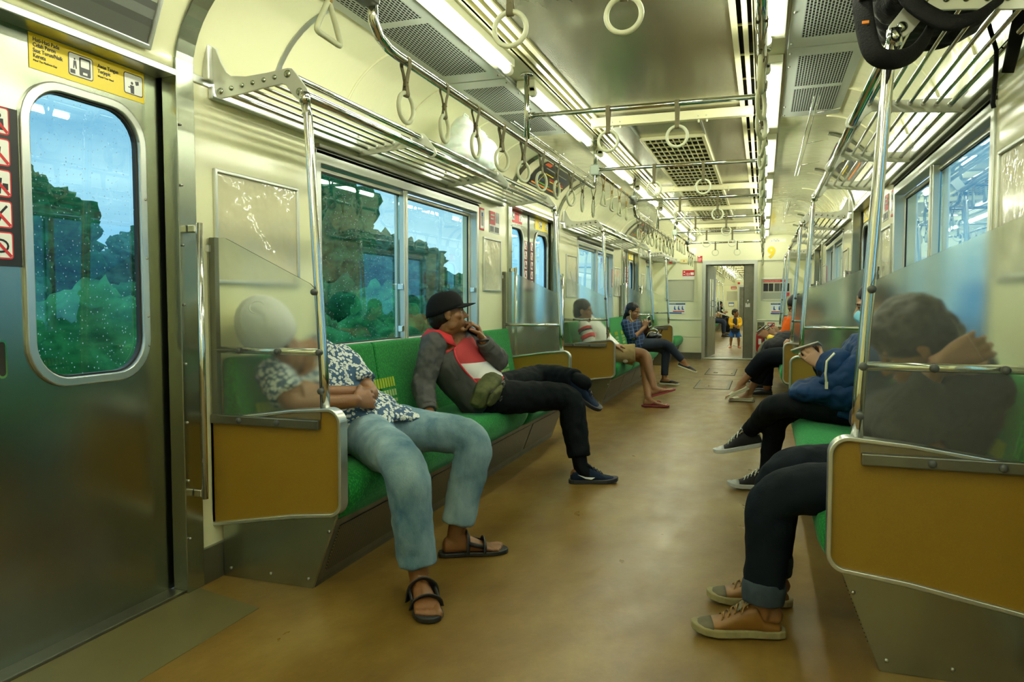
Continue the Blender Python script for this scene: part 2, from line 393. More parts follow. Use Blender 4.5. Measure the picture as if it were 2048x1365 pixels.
# sliding doors ------------------------------------------------------------
def door(s, c, h, n, wet):
    d = empty('door_%d' % n, (X(s, WW + .078), c, 0)); struct(d)
    for e in (-1, 1):
        y0, y1 = (0.004, h + .055) if e > 0 else (-h - .055, -.004)
        m = MB(); wy0, wy1 = sorted((e * .182, e * .585)); z0, z1 = .815, 1.685
        N = 6; outer = rrect(y0, 0.01, y1, DTOP - .0, .004, N); inner = rrect(wy0, z0, wy1, z1, .115, N)
        m.ring_frame(outer, inner, 'X', -.014, .014)
        lf = m.build('door_panel', steel, d)
        m = MB(); m.ring_frame(rrect(wy0 - .024, z0 - .024, wy1 + .024, z1 + .024, .135, 8), rrect(wy0 + .004, z0 + .004, wy1 - .004, z1 - .004, .112, 8), 'X', -s * .026, -s * .010)
        m.build('window_frame', alu, lf, bevel=.004)
        m = MB(); m.ring_frame(rrect(wy0 - .002, z0 - .002, wy1 + .002, z1 + .002, .117, 8), rrect(wy0 + .010, z0 + .010, wy1 - .010, z1 - .010, .107, 8), 'X', -s * .012, s * .004)
        m.build('rubber_seal', black, lf)
        m = MB(); m.prism(rrect(wy0, z0, wy1, z1, .115, 8), 'X', s * .002, s * .006)
        m.build('window_glass', glass_wet if wet else glass_clear, lf)
        # seam rubber and recessed pull
        m = MB(); m.box((-.018, y0 if e > 0 else y1 - .014, .01), (.018, y0 + .014 if e > 0 else y1, DTOP)); m.build('edge_rubber', black, lf)
        hy = e * .085
        m = MB(); m.ring_frame(rrect(hy - .014, .835, hy + .014, .945, .0139, 6), rrect(hy - .009, .842, hy + .009, .938, .0089, 6), 'X', -s * .017, -s * .012)
        hd = m.build('pull_handle', chrome, lf)
        m = MB(); m.prism(rrect(hy - .009, .842, hy + .009, .938, .0089, 6), 'X', -s * .0155, -s * .0145); m.build('recess', darkgap, hd)
        m = MB()
        for z in (1.0, 1.2, 1.4, .9): m.sphere((-s * .027, wy1 + .013 if e > 0 else wy0 - .013, z), .0045, 8, 5)
        m.build('screw', screw_m, lf)
        # red prohibition sticker column beside the seam
        sx = -s * .0150
        m = MB(); m.box((sx, e * .028, 1.15), (sx - s * .001, e * .155, 1.595)); st = m.build('warning_sticker', black_s, lf)
        mw = MB(); mr = MB(); mk = MB()
        for k in range(5):
            zc = 1.555 - k * .0865 - .0 ; yc = e * .0915; q = .034
            mr.prism(rrect(yc - q - .004, zc - q - .004, yc + q + .004, zc + q + .004, .009, 3), 'X', sx - s * .001, sx - s * .0016)
            mw.prism(rrect(yc - q, zc - q, yc + q, zc + q, .006, 3), 'X', sx - s * .0016, sx - s * .0022)
            xx = sx - s * .0024
            if k == 0: mk.sphere((xx, yc + .008, zc + .014), (.0004, .007, .007), 8, 6); mk.prism([(yc - .004, zc - .026), (yc + .022, zc - .026), (yc + .02, zc + .006), (yc + .002, zc + .004)], 'X', xx, xx - s * .0003); mk.prism([(yc - .02, zc + .005), (yc - .012, zc - .004), (yc - .004, zc + .005), (yc - .01, zc + .006), (yc - .01, zc + .022), (yc - .014, zc + .022), (yc - .014, zc + .006)], 'X', xx, xx - s * .0003)
            elif k in (1, 2):
                mk.sphere((xx, yc, zc + .022), (.0004, .006, .006), 8, 6); mk.prism([(yc - .011, zc + .014), (yc + .011, zc + .014), (yc + .008, zc - .008), (yc + .006, zc - .030), (yc - .006, zc - .030), (yc - .008, zc - .008)], 'X', xx, xx - s * .0003)
                mk.prism([(yc - .03, zc + .010), (yc - .010, zc + .012), (yc - .010, zc + .006), (yc - .03, zc + .006)], 'X', xx, xx - s * .0003)
                if k == 2: mk.box((xx, yc + .012, zc - .018), (xx - s * .0003, yc + .028, zc)); mk.box((xx, yc - .028, zc - .018), (xx - s * .0003, yc - .012, zc))
            elif k == 3: mk.sphere((xx, yc - .008, zc - .010), (.0004, .013, .016), 10, 8); mk.prism([(yc - .004, zc), (yc + .02, zc + .026), (yc + .025, zc + .022), (yc, zc - .006)], 'X', xx, xx - s * .0003)
            else:
                mk.ring_frame([(yc + .025 * math.cos(t), zc - .002 + .02 * math.sin(t)) for t in [2 * PI * i / 16 for i in range(16)]], [(yc + .019 * math.cos(t), zc - .002 + .014 * math.sin(t)) for t in [2 * PI * i / 16 for i in range(16)]], 'X', xx, xx - s * .0003)
            mr.prism([(yc - q, zc + q - .006), (yc - q + .006, zc + q), (yc + q, zc - q + .006), (yc + q - .006, zc - q)], 'X', xx - s * .0004, xx - s * .0008)
        mr.build('red_border', red_m, st); mw.build('white_square', white_m, st); mk.build('pictogram', black_s, st)
        # sticker above the window
        ty0, ty1 = (.197, .615) if e > 0 else (-.615, -.197)
        top_m = yellow_s if e > 0 else red_m
        if c > 1.5 and s < 0: top_m = red_m if e < 0 else yellow_s
        m = MB(); m.box((sx, ty0, 1.728), (sx - s * .001, ty1, 1.830)); ys = m.build('notice_sticker', top_m, lf)
        x2 = sx - s * .0012
        a0 = ty0 if s < 0 else ty0
        mb = MB(); mw = MB()
        for (q0, q1) in ((.127, .215), (.333, .412)):
            zc0, zc1 = (1.745, 1.815)
            mb.prism(rrect(a0 + q0, zc0, a0 + q1, zc1, .008, 3), 'X', x2, x2 - s * .0004)
            mw.prism(rrect(a0 + q0 + .003, zc0 + .003, a0 + q1 - .003, zc1 - .003, .006, 3), 'X', x2 - s * .0004, x2 - s * .0008)
        fr = mb.build('picture_frame', black_s, ys); pw = mw.build('picture', white_m, ys)
        mk = MB(); x3 = x2 - s * .001; x4 = x3 - s * .0003
        # train front with a figure stepping over the gap
        mk.prism(rrect(a0 + .165, 1.752, a0 + .205, 1.808, .004, 2), 'X', x3, x4)
        mk.sphere((x3, a0 + .149, 1.797), (.0003, .003, .003), 8, 6); mk.prism([(a0 + .145, 1.792), (a0 + .154, 1.792), (a0 + .156, 1.768), (a0 + .152, 1.768), (a0 + .149, 1.78), (a0 + .146, 1.768), (a0 + .143, 1.768)], 'X', x3, x4); mk.box((x3, a0 + .133, 1.752), (x4, a0 + .150, 1.764))
        # figure by the door and a hand
        mk.sphere((x3, a0 + .366, 1.783), (.0003, .005, .005), 8, 6); mk.prism([(a0 + .358, 1.776), (a0 + .374, 1.776), (a0 + .374, 1.749), (a0 + .360, 1.749)], 'X', x3, x4); mk.box((x3, a0 + .350, 1.766), (x4, a0 + .360, 1.769))
        mk.prism([(a0 + .378, 1.792), (a0 + .394, 1.795), (a0 + .394, 1.783), (a0 + .382, 1.779)], 'X', x3, x4)
        mk.build('pictogram', black_s, ys)
        mk = MB(); mk.prism(rrect(a0 + .170, 1.778, a0 + .200, 1.802, .002, 2), 'X', x4, x4 - s * .0003); mk.box((x4, a0 + .177, 1.757), (x4 - s * .0003, a0 + .193, 1.764)); mk.build('train_window', white_m, ys)
        if c < 2 and e > 0 and s < 0:
            rot = (PI / 2, 0, PI / 2)
            for i, t in enumerate(['Hati-Hati Pada', 'Celah Peron', 'Saat Turun/Naik', 'Kereta']):
                text('sticker_text', t, .0165, black_s, ys, (x2 + .0006, a0 + .012, 1.808 - i * .0155), rot, bold=.0002).scale = (.88, 1, 1)
            text('sticker_text', 'Mind The Platform Gap', .008, black_s, ys, (x2 + .0006, a0 + .012, 1.7505), rot)
            for i, t in enumerate(['Awas Tangan', 'Terjepit']):
                text('sticker_text', t, .0165, black_s, ys, (x2 + .0006, a0 + .232, 1.797 - i * .0165), rot, bold=.0002).scale = (.9, 1, 1)
            text('sticker_text', 'Watch Your Hand', .008, black_s, ys, (x2 + .0006, a0 + .232, 1.767), rot)
    return d
n = 1
for s in (-1, 1):
    for c, h in DOORS:
        door(s, c, h, n, s < 0 and c < 3); n += 1

# windows with two sliding sashes ------------------------------------------
n = 1
def window(s, y0, y1, n, wet=False, mull=None):
    g = struct(empty('window_%d' % n, (0, 0, 0))); x = lambda w: X(s, w)
    m = MB(); Z0, Z1 = .80, 1.74
    m.ring_frame([(y0 - .02, Z0 - .03), (y1 + .02, Z0 - .03), (y1 + .02, Z1 + .02), (y0 - .02, Z1 + .02)], [(y0 + .02, Z0 + .03), (y1 - .02, Z0 + .03), (y1 - .02, Z1 - .05), (y0 + .02, Z1 - .05)], 'X', x(WW - .010), x(WW + .05))
    m.build('window_frame', alu, g, bevel=.004)
    m = MB(); 
    for k in range(3): m.box((x(WW - .03 + .02 * k), y0 - .02, 1.755 - .022 * k), (x(WW + .02 + .02 * k), y1 + .02, 1.775 - .022 * k))
    m.build('header_rail', steel_dark, g, bevel=.003)
    mid = mull or (y0 + y1) / 2
    if y1 - y0 > 1:
        for (a, b, dw) in ((y0 + .02, mid + .02, .022), (mid - .02, y1 - .02, .045)):
            m = MB(); za, zb = Z0 + .03, Z1 - .055
            m.ring_frame([(a, za), (b, za), (b, zb), (a, zb)], [(a + .022, za + .012), (b - .022, za + .012), (b - .022, zb - .022), (a + .022, zb - .022)], 'X', x(WW + dw), x(WW + dw + .018))
            sa = m.build('sash', alu, g, bevel=.003)
            m = MB(); m.ring_frame([(a + .021, za + .011), (b - .021, za + .011), (b - .021, zb - .021), (a + .021, zb - .021)], [(a + .028, za + .018), (b - .028, za + .018), (b - .028, zb - .028), (a + .028, zb - .028)], 'X', x(WW + dw + .004), x(WW + dw + .014))
            m.build('gasket', black, sa)
            m = MB(); m.box((x(WW + dw + .008), a + .02, za + .01), (x(WW + dw + .011), b - .02, zb - .02)); m.build('pane', glass_wet if wet else glass_clear, sa)
        m = MB(); m.box((x(WW - .004), mid - .022, Z0 + .03), (x(WW + .03), mid + .022, Z1 - .05)); m.box((x(WW - .012), mid - .010, Z0 + .03), (x(WW), mid + .010, Z1 - .05)); m.build('mullion', alu, g, bevel=.004)
        m = MB()
        for (yy, zz) in ((mid - .04, 1.12), (mid - .04, .88), (y1 - .05, 1.12)): m.box((x(WW + .0), yy - .008, zz), (x(WW + .03), yy + .008, zz + .035))
        m.build('latch', chrome, g, bevel=.003)
    else:
        m = MB(); m.box((x(WW + .03), y0 + .02, Z0 + .03), (x(WW + .034), y1 - .02, Z1 - .05)); m.build('pane', glass_wet if wet else glass_clear, g)
for s in (-1, 1):
    for (y0, y1) in WINS:
        window(s, y0, y1, n, s < 0 and y0 < 4, mull=(3.835 if s < 0 else 3.93) if y0 < 4 else None); n += 1

# ceiling panels, beams, vents, tubes ---------------------------------------
where = {-1: 'left', 1: 'right'}
for s in (-1, 1):
    for (p0, p1, lab) in ((2.0, 3.70, 'nearest'), (3.715, 5.05, 'second')):
        t = empty('ceiling_grille', (X(s, .815), (p0 + p1) / 2, 2.236)); h = (p1 - p0) / 2
        tag(t, 'grey perforated ceiling panel, the %s one along the %s tube row' % (lab, where[s]), 'ceiling grille', 'grey perforated ceiling panels')
        m = MB(); m.box((-.122, -h, -.012), (.20 if s > 0 else .122, h, .0)); m.v = [(v[0] if s > 0 else -v[0] if 0 else v[0], v[1], v[2]) for v in m.v]
        mm = MB(); a, b = sorted((X(s, .694) - X(s, .815), X(s, 1.03) - X(s, .815)))
        mm.box((a, -h, -.012), (b, h, .0)); mm.build('panel', silver_panel, t, bevel=.002)
        for (q0, q1) in ((-h + .12, -.03), (.03, h - .13)):
            a2, b2 = sorted((X(s, .745) - X(s, .815), X(s, .985) - X(s, .815)))
            mm = MB(); mm.box((a2, q0, -.0128), (b2, q1, -.0118)); mm.build('perforated_field', perf, t)
        mm = MB()
        for yy in (-h + .06, -.4, .4, h - .06):
            mm.sphere((X(s, .71) - X(s, .815), yy, -.013), .007, 8, 5)
        mm.build('screw', screw_m, t)
tube_e = emit('tube_light', (.96, 1.0, .80), TUBE_POWER)
def tube_light(s, a, ln, lab, parent_group):
    t = empty('tube_light', (X(s, .60), a + ln / 2, 2.25)); h = ln / 2
    m = MB(); m.box((X(s, .575) - X(s, .60), -h - .03, -.04), (X(s, .68) - X(s, .60), h + .03, .0)); m.build('fixture_base', white_plastic, t, bevel=.004)
    m = MB(); m.tube([(0, -h + .02, -.062), (0, h - .02, -.062)], .0175, 14); m.build('tube', tube_e, t)
    for e in (-1, 1):
        m = MB(); m.tube([(0, e * (h - .025), -.06), (0, e * (h + .018), -.06)], .024, 14); m.box((-.02, e * (h - .02), -.06), (.02, e * (h + .018), -.03)); m.build('tube_socket', white_plastic, t, bevel=.003)
    tag(t, lab, 'light', parent_group); return t
STARTS = [-3 + .35, -1.44, .33, 2.1, 3.88, 5.65, 7.43, 9.2, 10.98, 12.62]
for s in (-1, 1):
    for i, a in enumerate(STARTS):
        ln = 1.38 if i != 9 else 1.15
        lab = 'lit fluorescent ceiling tube in the %s row, %s from the camera end' % (where[s], ORD[i]) if i > 2 else 'lit fluorescent ceiling tube of the %s row behind the camera' % where[s]
        tube_light(s, a, ln, lab, 'fluorescent ceiling tubes')
for i, y in enumerate((4.86, 7.92, 9.66, 11.9)):
    m = MB(); m.box((CX - .49, y - .028, 2.205), (CX + .53, y + .028, 2.262)); 
    t = m.build('ceiling_beam', beam_paint, bevel=.004)
    m = MB()
    for xx in (-.35, -.3, .2, .25): m.sphere((CX + xx, y - .028, 2.225), .006, 8, 5); m.tube([(CX + xx, y, 2.205), (CX + xx, y, 2.19)], .006, 8)
    m.build('bolt', white_plastic, t)
    tag(t, 'cream painted beam across the middle of the ceiling, %s from the camera' % ORD[i], 'ceiling beam', 'cream cross beams on the ceiling')
for i, (y0, y1) in enumerate(((5.55, 11.3), (12.1, 12.75))):
    t = empty('ceiling_vent', (-.655, (y0 + y1) / 2, 2.272)); h = (y1 - y0) / 2; w = .235
    m = MB(); m.ring_frame([(-w, -h), (w, -h), (w, h), (-w, h)], [(-w + .025, -h + .025), (w - .025, -h + .025), (w - .025, h - .025), (-w + .025, h - .025)], 'Z', -.024, 0); m.build('frame', beam_paint, t, bevel=.002)
    m = MB(); m.box((-w + .02, -h + .02, -.004), (w - .02, h - .02, -.002)); m.build('duct_mouth', darkgap, t)
    m = MB()
    for k in range(9): xx = -w + .025 + (2 * w - .05) * (k + 1) / 10; m.box((xx - .0022, -h + .02, -.022), (xx + .0022, h - .02, -.008))
    y = -h + .15
    while y < h - .05: m.box((-w + .02, y - .004, -.022), (w - .02, y + .004, -.010)); y += .17
    m.build('grid', beam_paint, t)
    tag(t, 'long dark air vent with a cream grid in the middle of the ceiling' if i == 0 else 'short dark grid vent in the ceiling close to the end wall', 'air vent')
for xx in (-.89, -.42):
    m = MB(); m.box((xx - .006, 4.9, 2.264), (xx + .006, 5.55, 2.274)); struct(m.build('trim_7', alu))
# hatch lids in the floor
for i, (y0, y1) in enumerate(((9.15, 10.2), (10.95, 12.0), (18.2, 19.4))):
    m = MB(); m.ring_frame(rrect(-.78, y0, -.375, y1, .01, 2), rrect(-.745, y0 + .05, -.41, y1 - .05, .01, 2), 'Z', 0, .004); t = m.build('floor_hatch', steel_dark)
    m = MB(); m.ring_frame(rrect(-.79, y0 - .012, -.365, y1 + .012, .01, 2), rrect(-.781, y0 - .002, -.374, y1 + .002, .01, 2), 'Z', 0, .002); m.build('seam', darkgap, t)
    m = MB(); m.box((-.745, y0 + .05, 0), (-.41, y1 - .05, .003)); m.build('lid', floor_m, t)
    m = MB(); m.tube([(-.65 + .03 * math.cos(a), y0 + .3 + .05 * math.sin(a), .003) for a in [2 * PI * k / 14 for k in range(14)]], .004, 6, closed=True); m.build('ring_pull', steel, t)
    tag(t, ['metal framed floor hatch nearest the camera in the aisle', 'metal framed floor hatch just before the gangway door', 'floor hatch in the next car, before the standing boy'][i], 'floor hatch', 'aisle floor hatches')
# ------------------------------------------------------------------ handrails overhead
RZ, HZ, RW = 1.891, 2.03, .589
def handrail_run(s, y0, y1, lab, near_bend=True, far_bend=True):
    x = X(s, RW); t = empty('overhead_handrail', (x, (y0 + y1) / 2, RZ)); yc = (y0 + y1) / 2; P = []
    if near_bend: P += [(0, y0 - .14 - yc, HZ - RZ), (0, y0 - .14 - yc, .06), (0, y0 - .10 - yc, .02), (0, y0 - .04 - yc, .003)]
    P += [(0, y0 + .02 - yc, 0), (0, y1 - .02 - yc, 0)]
    if far_bend: P += [(0, y1 + .03 - yc, .004), (0, y1 + .06 - yc, .03), (0, y1 + .07 - yc, .07), (0, y1 + .07 - yc, HZ - RZ)]
    MB().tube(P, .0165, 14).build('rail', chrome, t)
    tag(t, lab, 'handrail'); return t
def high_run(s, y0, y1, lab, boxes):
    x = X(s, RW); yc = (y0 + y1) / 2; t = empty('overhead_handrail', (x, yc, HZ))
    MB().tube([(0, y0 - yc, 0), (0, y1 - yc, 0)], .0165, 14).build('rail', chrome, t)
    for (y, mt) in boxes: MB().box((-.032, y - yc - .045, -.04), (.032, y - yc + .035, .035)).build('joint_box', mt, t, bevel=.008)
    tag(t, lab, 'handrail'); return t
BARS = [2.13, 3.75, 5.42, 7.16, 8.85, 10.62, 12.62]
for s in (-1, 1):
    S = where[s]
    high_run(s, YB + .01, 2.11, 'polished high handrail over the near doorway on the %s' % S, [(2.09, joint_dark)])
    handrail_run(s, 2.27, 5.35, 'polished handrail with round straps above the near %s seats' % S)
    high_run(s, 5.42, 7.16, 'polished high handrail with triangular straps over the %s doorway past the near seats' % S, [(5.44, joint_m), (7.12, joint_dark)])
    handrail_run(s, 7.30, 10.55, 'polished handrail with round straps above the second %s seats' % S)
    high_run(s, 10.62, 12.45, 'polished high handrail over the last %s doorway' % S, [(10.64, joint_m), (12.41, joint_dark)])
    handrail_run(s, 12.60, 13.85, 'short polished handrail at the %s by the end wall' % S, far_bend=False)
for i, y in enumerate(BARS):
    t = empty('cross_handrail', (CX, y, HZ))
    MB().tube([(-RW + .017, 0, 0), (RW - .017, 0, 0)], .0135, 12).build('bar', chrome, t)
    for s in (-1, 1):
        zt = 2.25 - HZ
        if i in (0,): continue
        m = MB().tube([(s * RW, 0, (RZ - HZ + .017) if i in (1, 4) else 0), (s * RW, 0, zt)], .0145, 12)
        p = m.build('post', chrome, t)
        MB().tube([(s * RW, 0, zt - .012), (s * RW, 0, zt - .001)], .034, 14).build('flange', chrome, p)
        MB().tube([(s * (RW - .014), 0, 0), (s * (RW - .035), 0, 0)], .018, 12).build('collar', chrome, t)
    tag(t, 'polished cross bar under the ceiling between the two handrails, %s from the camera' % ORD[i], 'handrail', 'cross handrails')

# straps
def make_strap(kind, R=.0505):
    t = empty('hanging_strap'); L = .115
    wm = web_m if kind == 'ring' else web2_m
    for e in (-1, 1):
        pts = [(e * .0175, 0, .004), (e * .0165, 0, -.02), (e * .009, 0, -.045), (e * .0035, 0, -.075), (e * .006, 0, -.095), (e * .0095, 0, -L)]
        m = MB(); w = .0105 if kind == 'ring' else .006
        for i in range(len(pts) - 1):
            a, b = pts[i], pts[i + 1]; m.hexa([(a[0] - .0013, -w, a[2]), (a[0] + .0013, -w, a[2]), (a[0] + .0013, w, a[2]), (a[0] - .0013, w, a[2]), (b[0] - .0013, -w, b[2]), (b[0] + .0013, -w, b[2]), (b[0] + .0013, w, b[2]), (b[0] - .0013, w, b[2])])
        if e < 0:
            w2 = w
            pr = [(.0185 * math.cos(a), .0185 * math.sin(a)) for a in [PI * k / 8 for k in range(9)]]; pi = [(.0162 * math.cos(a), .0162 * math.sin(a)) for a in [PI * k / 8 for k in range(9)]]
            m.prism(pr + pi[::-1], 'Y', -w2, w2)
            pr = [(.0105 * math.cos(a), -L - .010 * math.sin(a)) for a in [PI * k / 8 for k in range(9)]]; pi = [(.0085 * math.cos(a), -L - .008 * math.sin(a)) for a in [PI * k / 8 for k in range(9)]]
            m.prism(pr + pi[::-1], 'Y', -w2, w2)
        m.build('webbing', wm, t)
    MB().box((-.0075, -.007, -.088), (.0075, .007, -.062)).sphere((.0085, 0, -.075), .003, 8, 5).sphere((-.0085, 0, -.075), .003, 8, 5).build('buckle', web_m if kind == 'ring' else web2_m, t, bevel=.002)
    if kind == 'ring':
        c = -L - R + .004
        MB().tube([(0, R * math.sin(a), c + R * math.cos(a)) for a in [2 * PI * k / 32 for k in range(32)]], .0078, 10, closed=True).build('grip_ring', ring_m, t)
    else:
        c = -L; pts = []
        cor = [(0, c + .004), (.074, c - .108), (-.074, c - .108)]
        for i in range(3):
            p0, p, p1 = Vector(cor[i - 1]), Vector(cor[i]), Vector(cor[(i + 1) % 3]); a = (p0 - p).normalized() * .02 + p; b = (p1 - p).normalized() * .02 + p
            for k in range(5): u = k / 4; q = a * (1 - u) ** 2 + p * 2 * u * (1 - u) + b * u * u; pts.append((0, q.x, q.y))
        MB().tube(pts, .0082, 10, closed=True, flat=(1, 1)).build('grip_triangle', ring_m, t)
    return t
PROTO = {k: make_strap(k) for k in ('ring', 'tri')}
PM = {k: cmap(PROTO[k]) for k in PROTO}; USED = set()
def place(kind, loc, rz, label, group):
    if kind not in USED: t = PROTO[kind]; USED.add(kind)
    else: t = copy_tree(PROTO[kind], PM[kind])
    t.location = loc; t.rotation_euler = (0, rnd.uniform(-.05, .05) if False else 0, rz)
    tag(t, label, 'hanging strap', group); return t
for s in (-1, 1):
    S = where[s]
    for bay, (y0, n) in enumerate(((2.36, 10), (7.42, 10), (12.72, 3))):
        for k in range(n):
            y = y0 + k * .333 + rnd.uniform(-.01, .01)
            w = ['near', 'second', 'last'][bay]
            place('ring', (X(s, RW), y, RZ), rnd.uniform(-.35, .35) if k not in (0,) else -.05, 'round cream strap above the %s %s seats, %s from the near end' % (w, S, ORD[k]), 'round straps on the %s side handrails' % S)
    for bay, (y0, n) in enumerate(((1.2, 3), (5.72, 4), (10.93, 4))):
        for k in range(n):
            if bay == 0 and (k != 2 or s > 0): continue
            y = (1.875 if bay == 0 else y0 + k * .34)
            place('tri', (X(s, RW), y, HZ), rnd.uniform(-.15, .15), ('triangular cream strap at the top left, over the near doorway' if bay == 0 else 'triangular cream strap over the %s %s doorway, %s from the near end' % (['', 'middle', 'last'][bay], S, ORD[k])), 'triangular straps over the doorways')
for i, y in enumerate(BARS):
    for j, xx in enumerate((-.155, .19)):
        if i == 0: xx += .03 * (1 if j == 0 else .9)
        place('ring', (CX + xx, y, HZ), PI / 2 + rnd.uniform(-.06, .06), 'round cream strap on the %s cross bar from the camera, the %s one of two' % (ORD[i], ['left', 'right'][j]), 'round straps on the cross bars')

# thin poster rods below the outer ceiling
for s in (-1, 1):
    for i, (y0, y1) in enumerate(((4.3, 6.9), (8.6, 11.6))):
        t = empty('poster_rod_frame', (X(s, .86), y0, 2.15)); L = y1 - y0
        for dx in (-.012, .012): MB().tube([(dx, 0, 0), (dx, L, 0)], .0035, 6).build('rod', chrome, t)
        for k in range(3):
            yy = L * (.15 + .33 * k)
            MB().tube([(-.012, yy, 0), (-s * .0, yy, .085)], .003, 6).build('hanger', chrome, t)
            MB().tube([(s * .012, yy, .0), (s * .15, yy, .02)], .003, 6).build('stay', chrome, t)
        tag(t, 'thin double poster rod hanging below the %s ceiling edge, %s one' % (where[s], ['nearer', 'farther'][i]), 'poster rod', 'poster rods')

# ------------------------------------------------------------------ luggage racks
PLATE = [(1.319, 1.985), (1.304, 1.974), (1.282, 1.923), (1.26, 1.887), (1.238, 1.872), (1.174, 1.864), (1.086, 1.868), (0.996, 1.876), (0.978, 1.873), (0.964, 1.857), (0.916, 1.795), (0.910, 1.776), (0.917, 1.762), (0.935, 1.758), (0.957, 1.764), (0.973, 1.776), (1.004, 1.817), (1.022, 1.823), (1.109, 1.815), (1.198, 1.803), (1.285, 1.795), (1.304, 1.802), (1.311, 1.818), (1.314, 1.845), (1.320, 1.865)]
MIDP = [(1.345, 1.90), (1.33, 1.87), (1.30, 1.845), (1.03, 1.858), (0.996, 1.876), (0.978, 1.873), (0.964, 1.857), (0.916, 1.795), (0.910, 1.776), (0.917, 1.762), (0.935, 1.758), (0.957, 1.764), (0.985, 1.80), (1.01, 1.818), (1.09, 1.808), (1.25, 1.793), (1.345, 1.785)]
RODS = [(1.285, 1.821), (1.237, 1.827), (1.19, 1.833), (1.144, 1.838), (1.096, 1.843), (1.05, 1.848)]
def rack(s, y0, y1, lab, capfar=True):
    t = empty('luggage_rack', (X(s, 1.3), (y0 + y1) / 2, 1.8)); ox, oy, oz = t.location
    f = lambda L: [(X(s, w) - ox, z - oz) for w, z in L]
    for e, y in ((0, y0), (1, y1)):
        if e and not capfar: continue
        dy = -.004 if e == 0 else .004
        p = MB().prism(f(PLATE), 'Y', y - oy - .005, y - oy + .005).build('end_bracket', bracket_m, t, bevel=.0015)
        MB().box((X(s, 1.348) - ox, y - oy - .03, 1.86 - oz), (X(s, 1.318) - ox, y - oy + .03, 1.99 - oz)).build('wall_mount', bracket_m, p, bevel=.006)
        for i, (w, z) in enumerate(RODS + [(.996, 1.855), (.947, 1.788)]):
            r = .0125 if i in (0,) else (.0145 if i > 5 else .0092)
            MB().sphere((X(s, w) - ox, y - oy + (-.006 if e == 0 else .006), z - oz), (r, .006, r), 12, 8).build('rivet', steel, p)
    n = 3; L = (y1 - y0)
    for k in range(1, n + (0 if capfar else 1)):
        y = y0 + L * k / n - .02
        p = MB().prism(f(MIDP), 'Y', y - oy - .004, y - oy + .004).build('middle_bracket', bracket_m, t, bevel=.0015)
        m = MB()
        for (w, z) in RODS: m.tube([(X(s, w) - ox, y - oy - .02, z - oz), (X(s, w) - ox, y - oy + .02, z - oz)], .0105, 10)
        m.tube([(X(s, .996) - ox, y - oy - .02, 1.855 - oz), (X(s, .996) - ox, y - oy + .02, 1.855 - oz)], .0155, 10)
        m.tube([(X(s, .937) - ox, y - oy - .006, 1.778 - oz), (X(s, .937) - ox, y - oy + .006, 1.778 - oz)], .023, 14)
        m.build('collar', bracket_m, p)
    for i, (w, z) in enumerate(RODS):
        MB().tube([(X(s, w) - ox, y0 - oy, z - oz), (X(s, w) - ox, y1 - oy, z - oz)], .0095 if i == 0 else .0068, 10).build('rod', chrome, t)
    MB().tube([(X(s, .996) - ox, y0 - oy, 1.855 - oz), (X(s, .996) - ox, y1 - oy, 1.855 - oz)], .0125, 12).build('upper_rail', chrome, t)
    MB().tube([(X(s, .937) - ox, y0 - oy, 1.778 - oz), (X(s, .937) - ox, y1 - oy, 1.778 - oz)], .0165, 14).build('front_rail', chrome, t)
    MB().box((X(s, 1.347) - ox, y0 - oy, 1.80 - oz), (X(s, 1.325) - ox, y1 - oy, 1.845 - oz)).build('wall_strip', alu, t, bevel=.004)
    tag(t, lab, 'luggage rack', 'tubular luggage racks'); return t
BN = ['near', 'second', 'last']
for s in (-1, 1):
    for i, (y0, y1) in enumerate(BAYS):
        rack(s, y0, min(y1, 13.86), 'polished tube luggage rack above the %s %s seats' % (BN[i], where[s]))

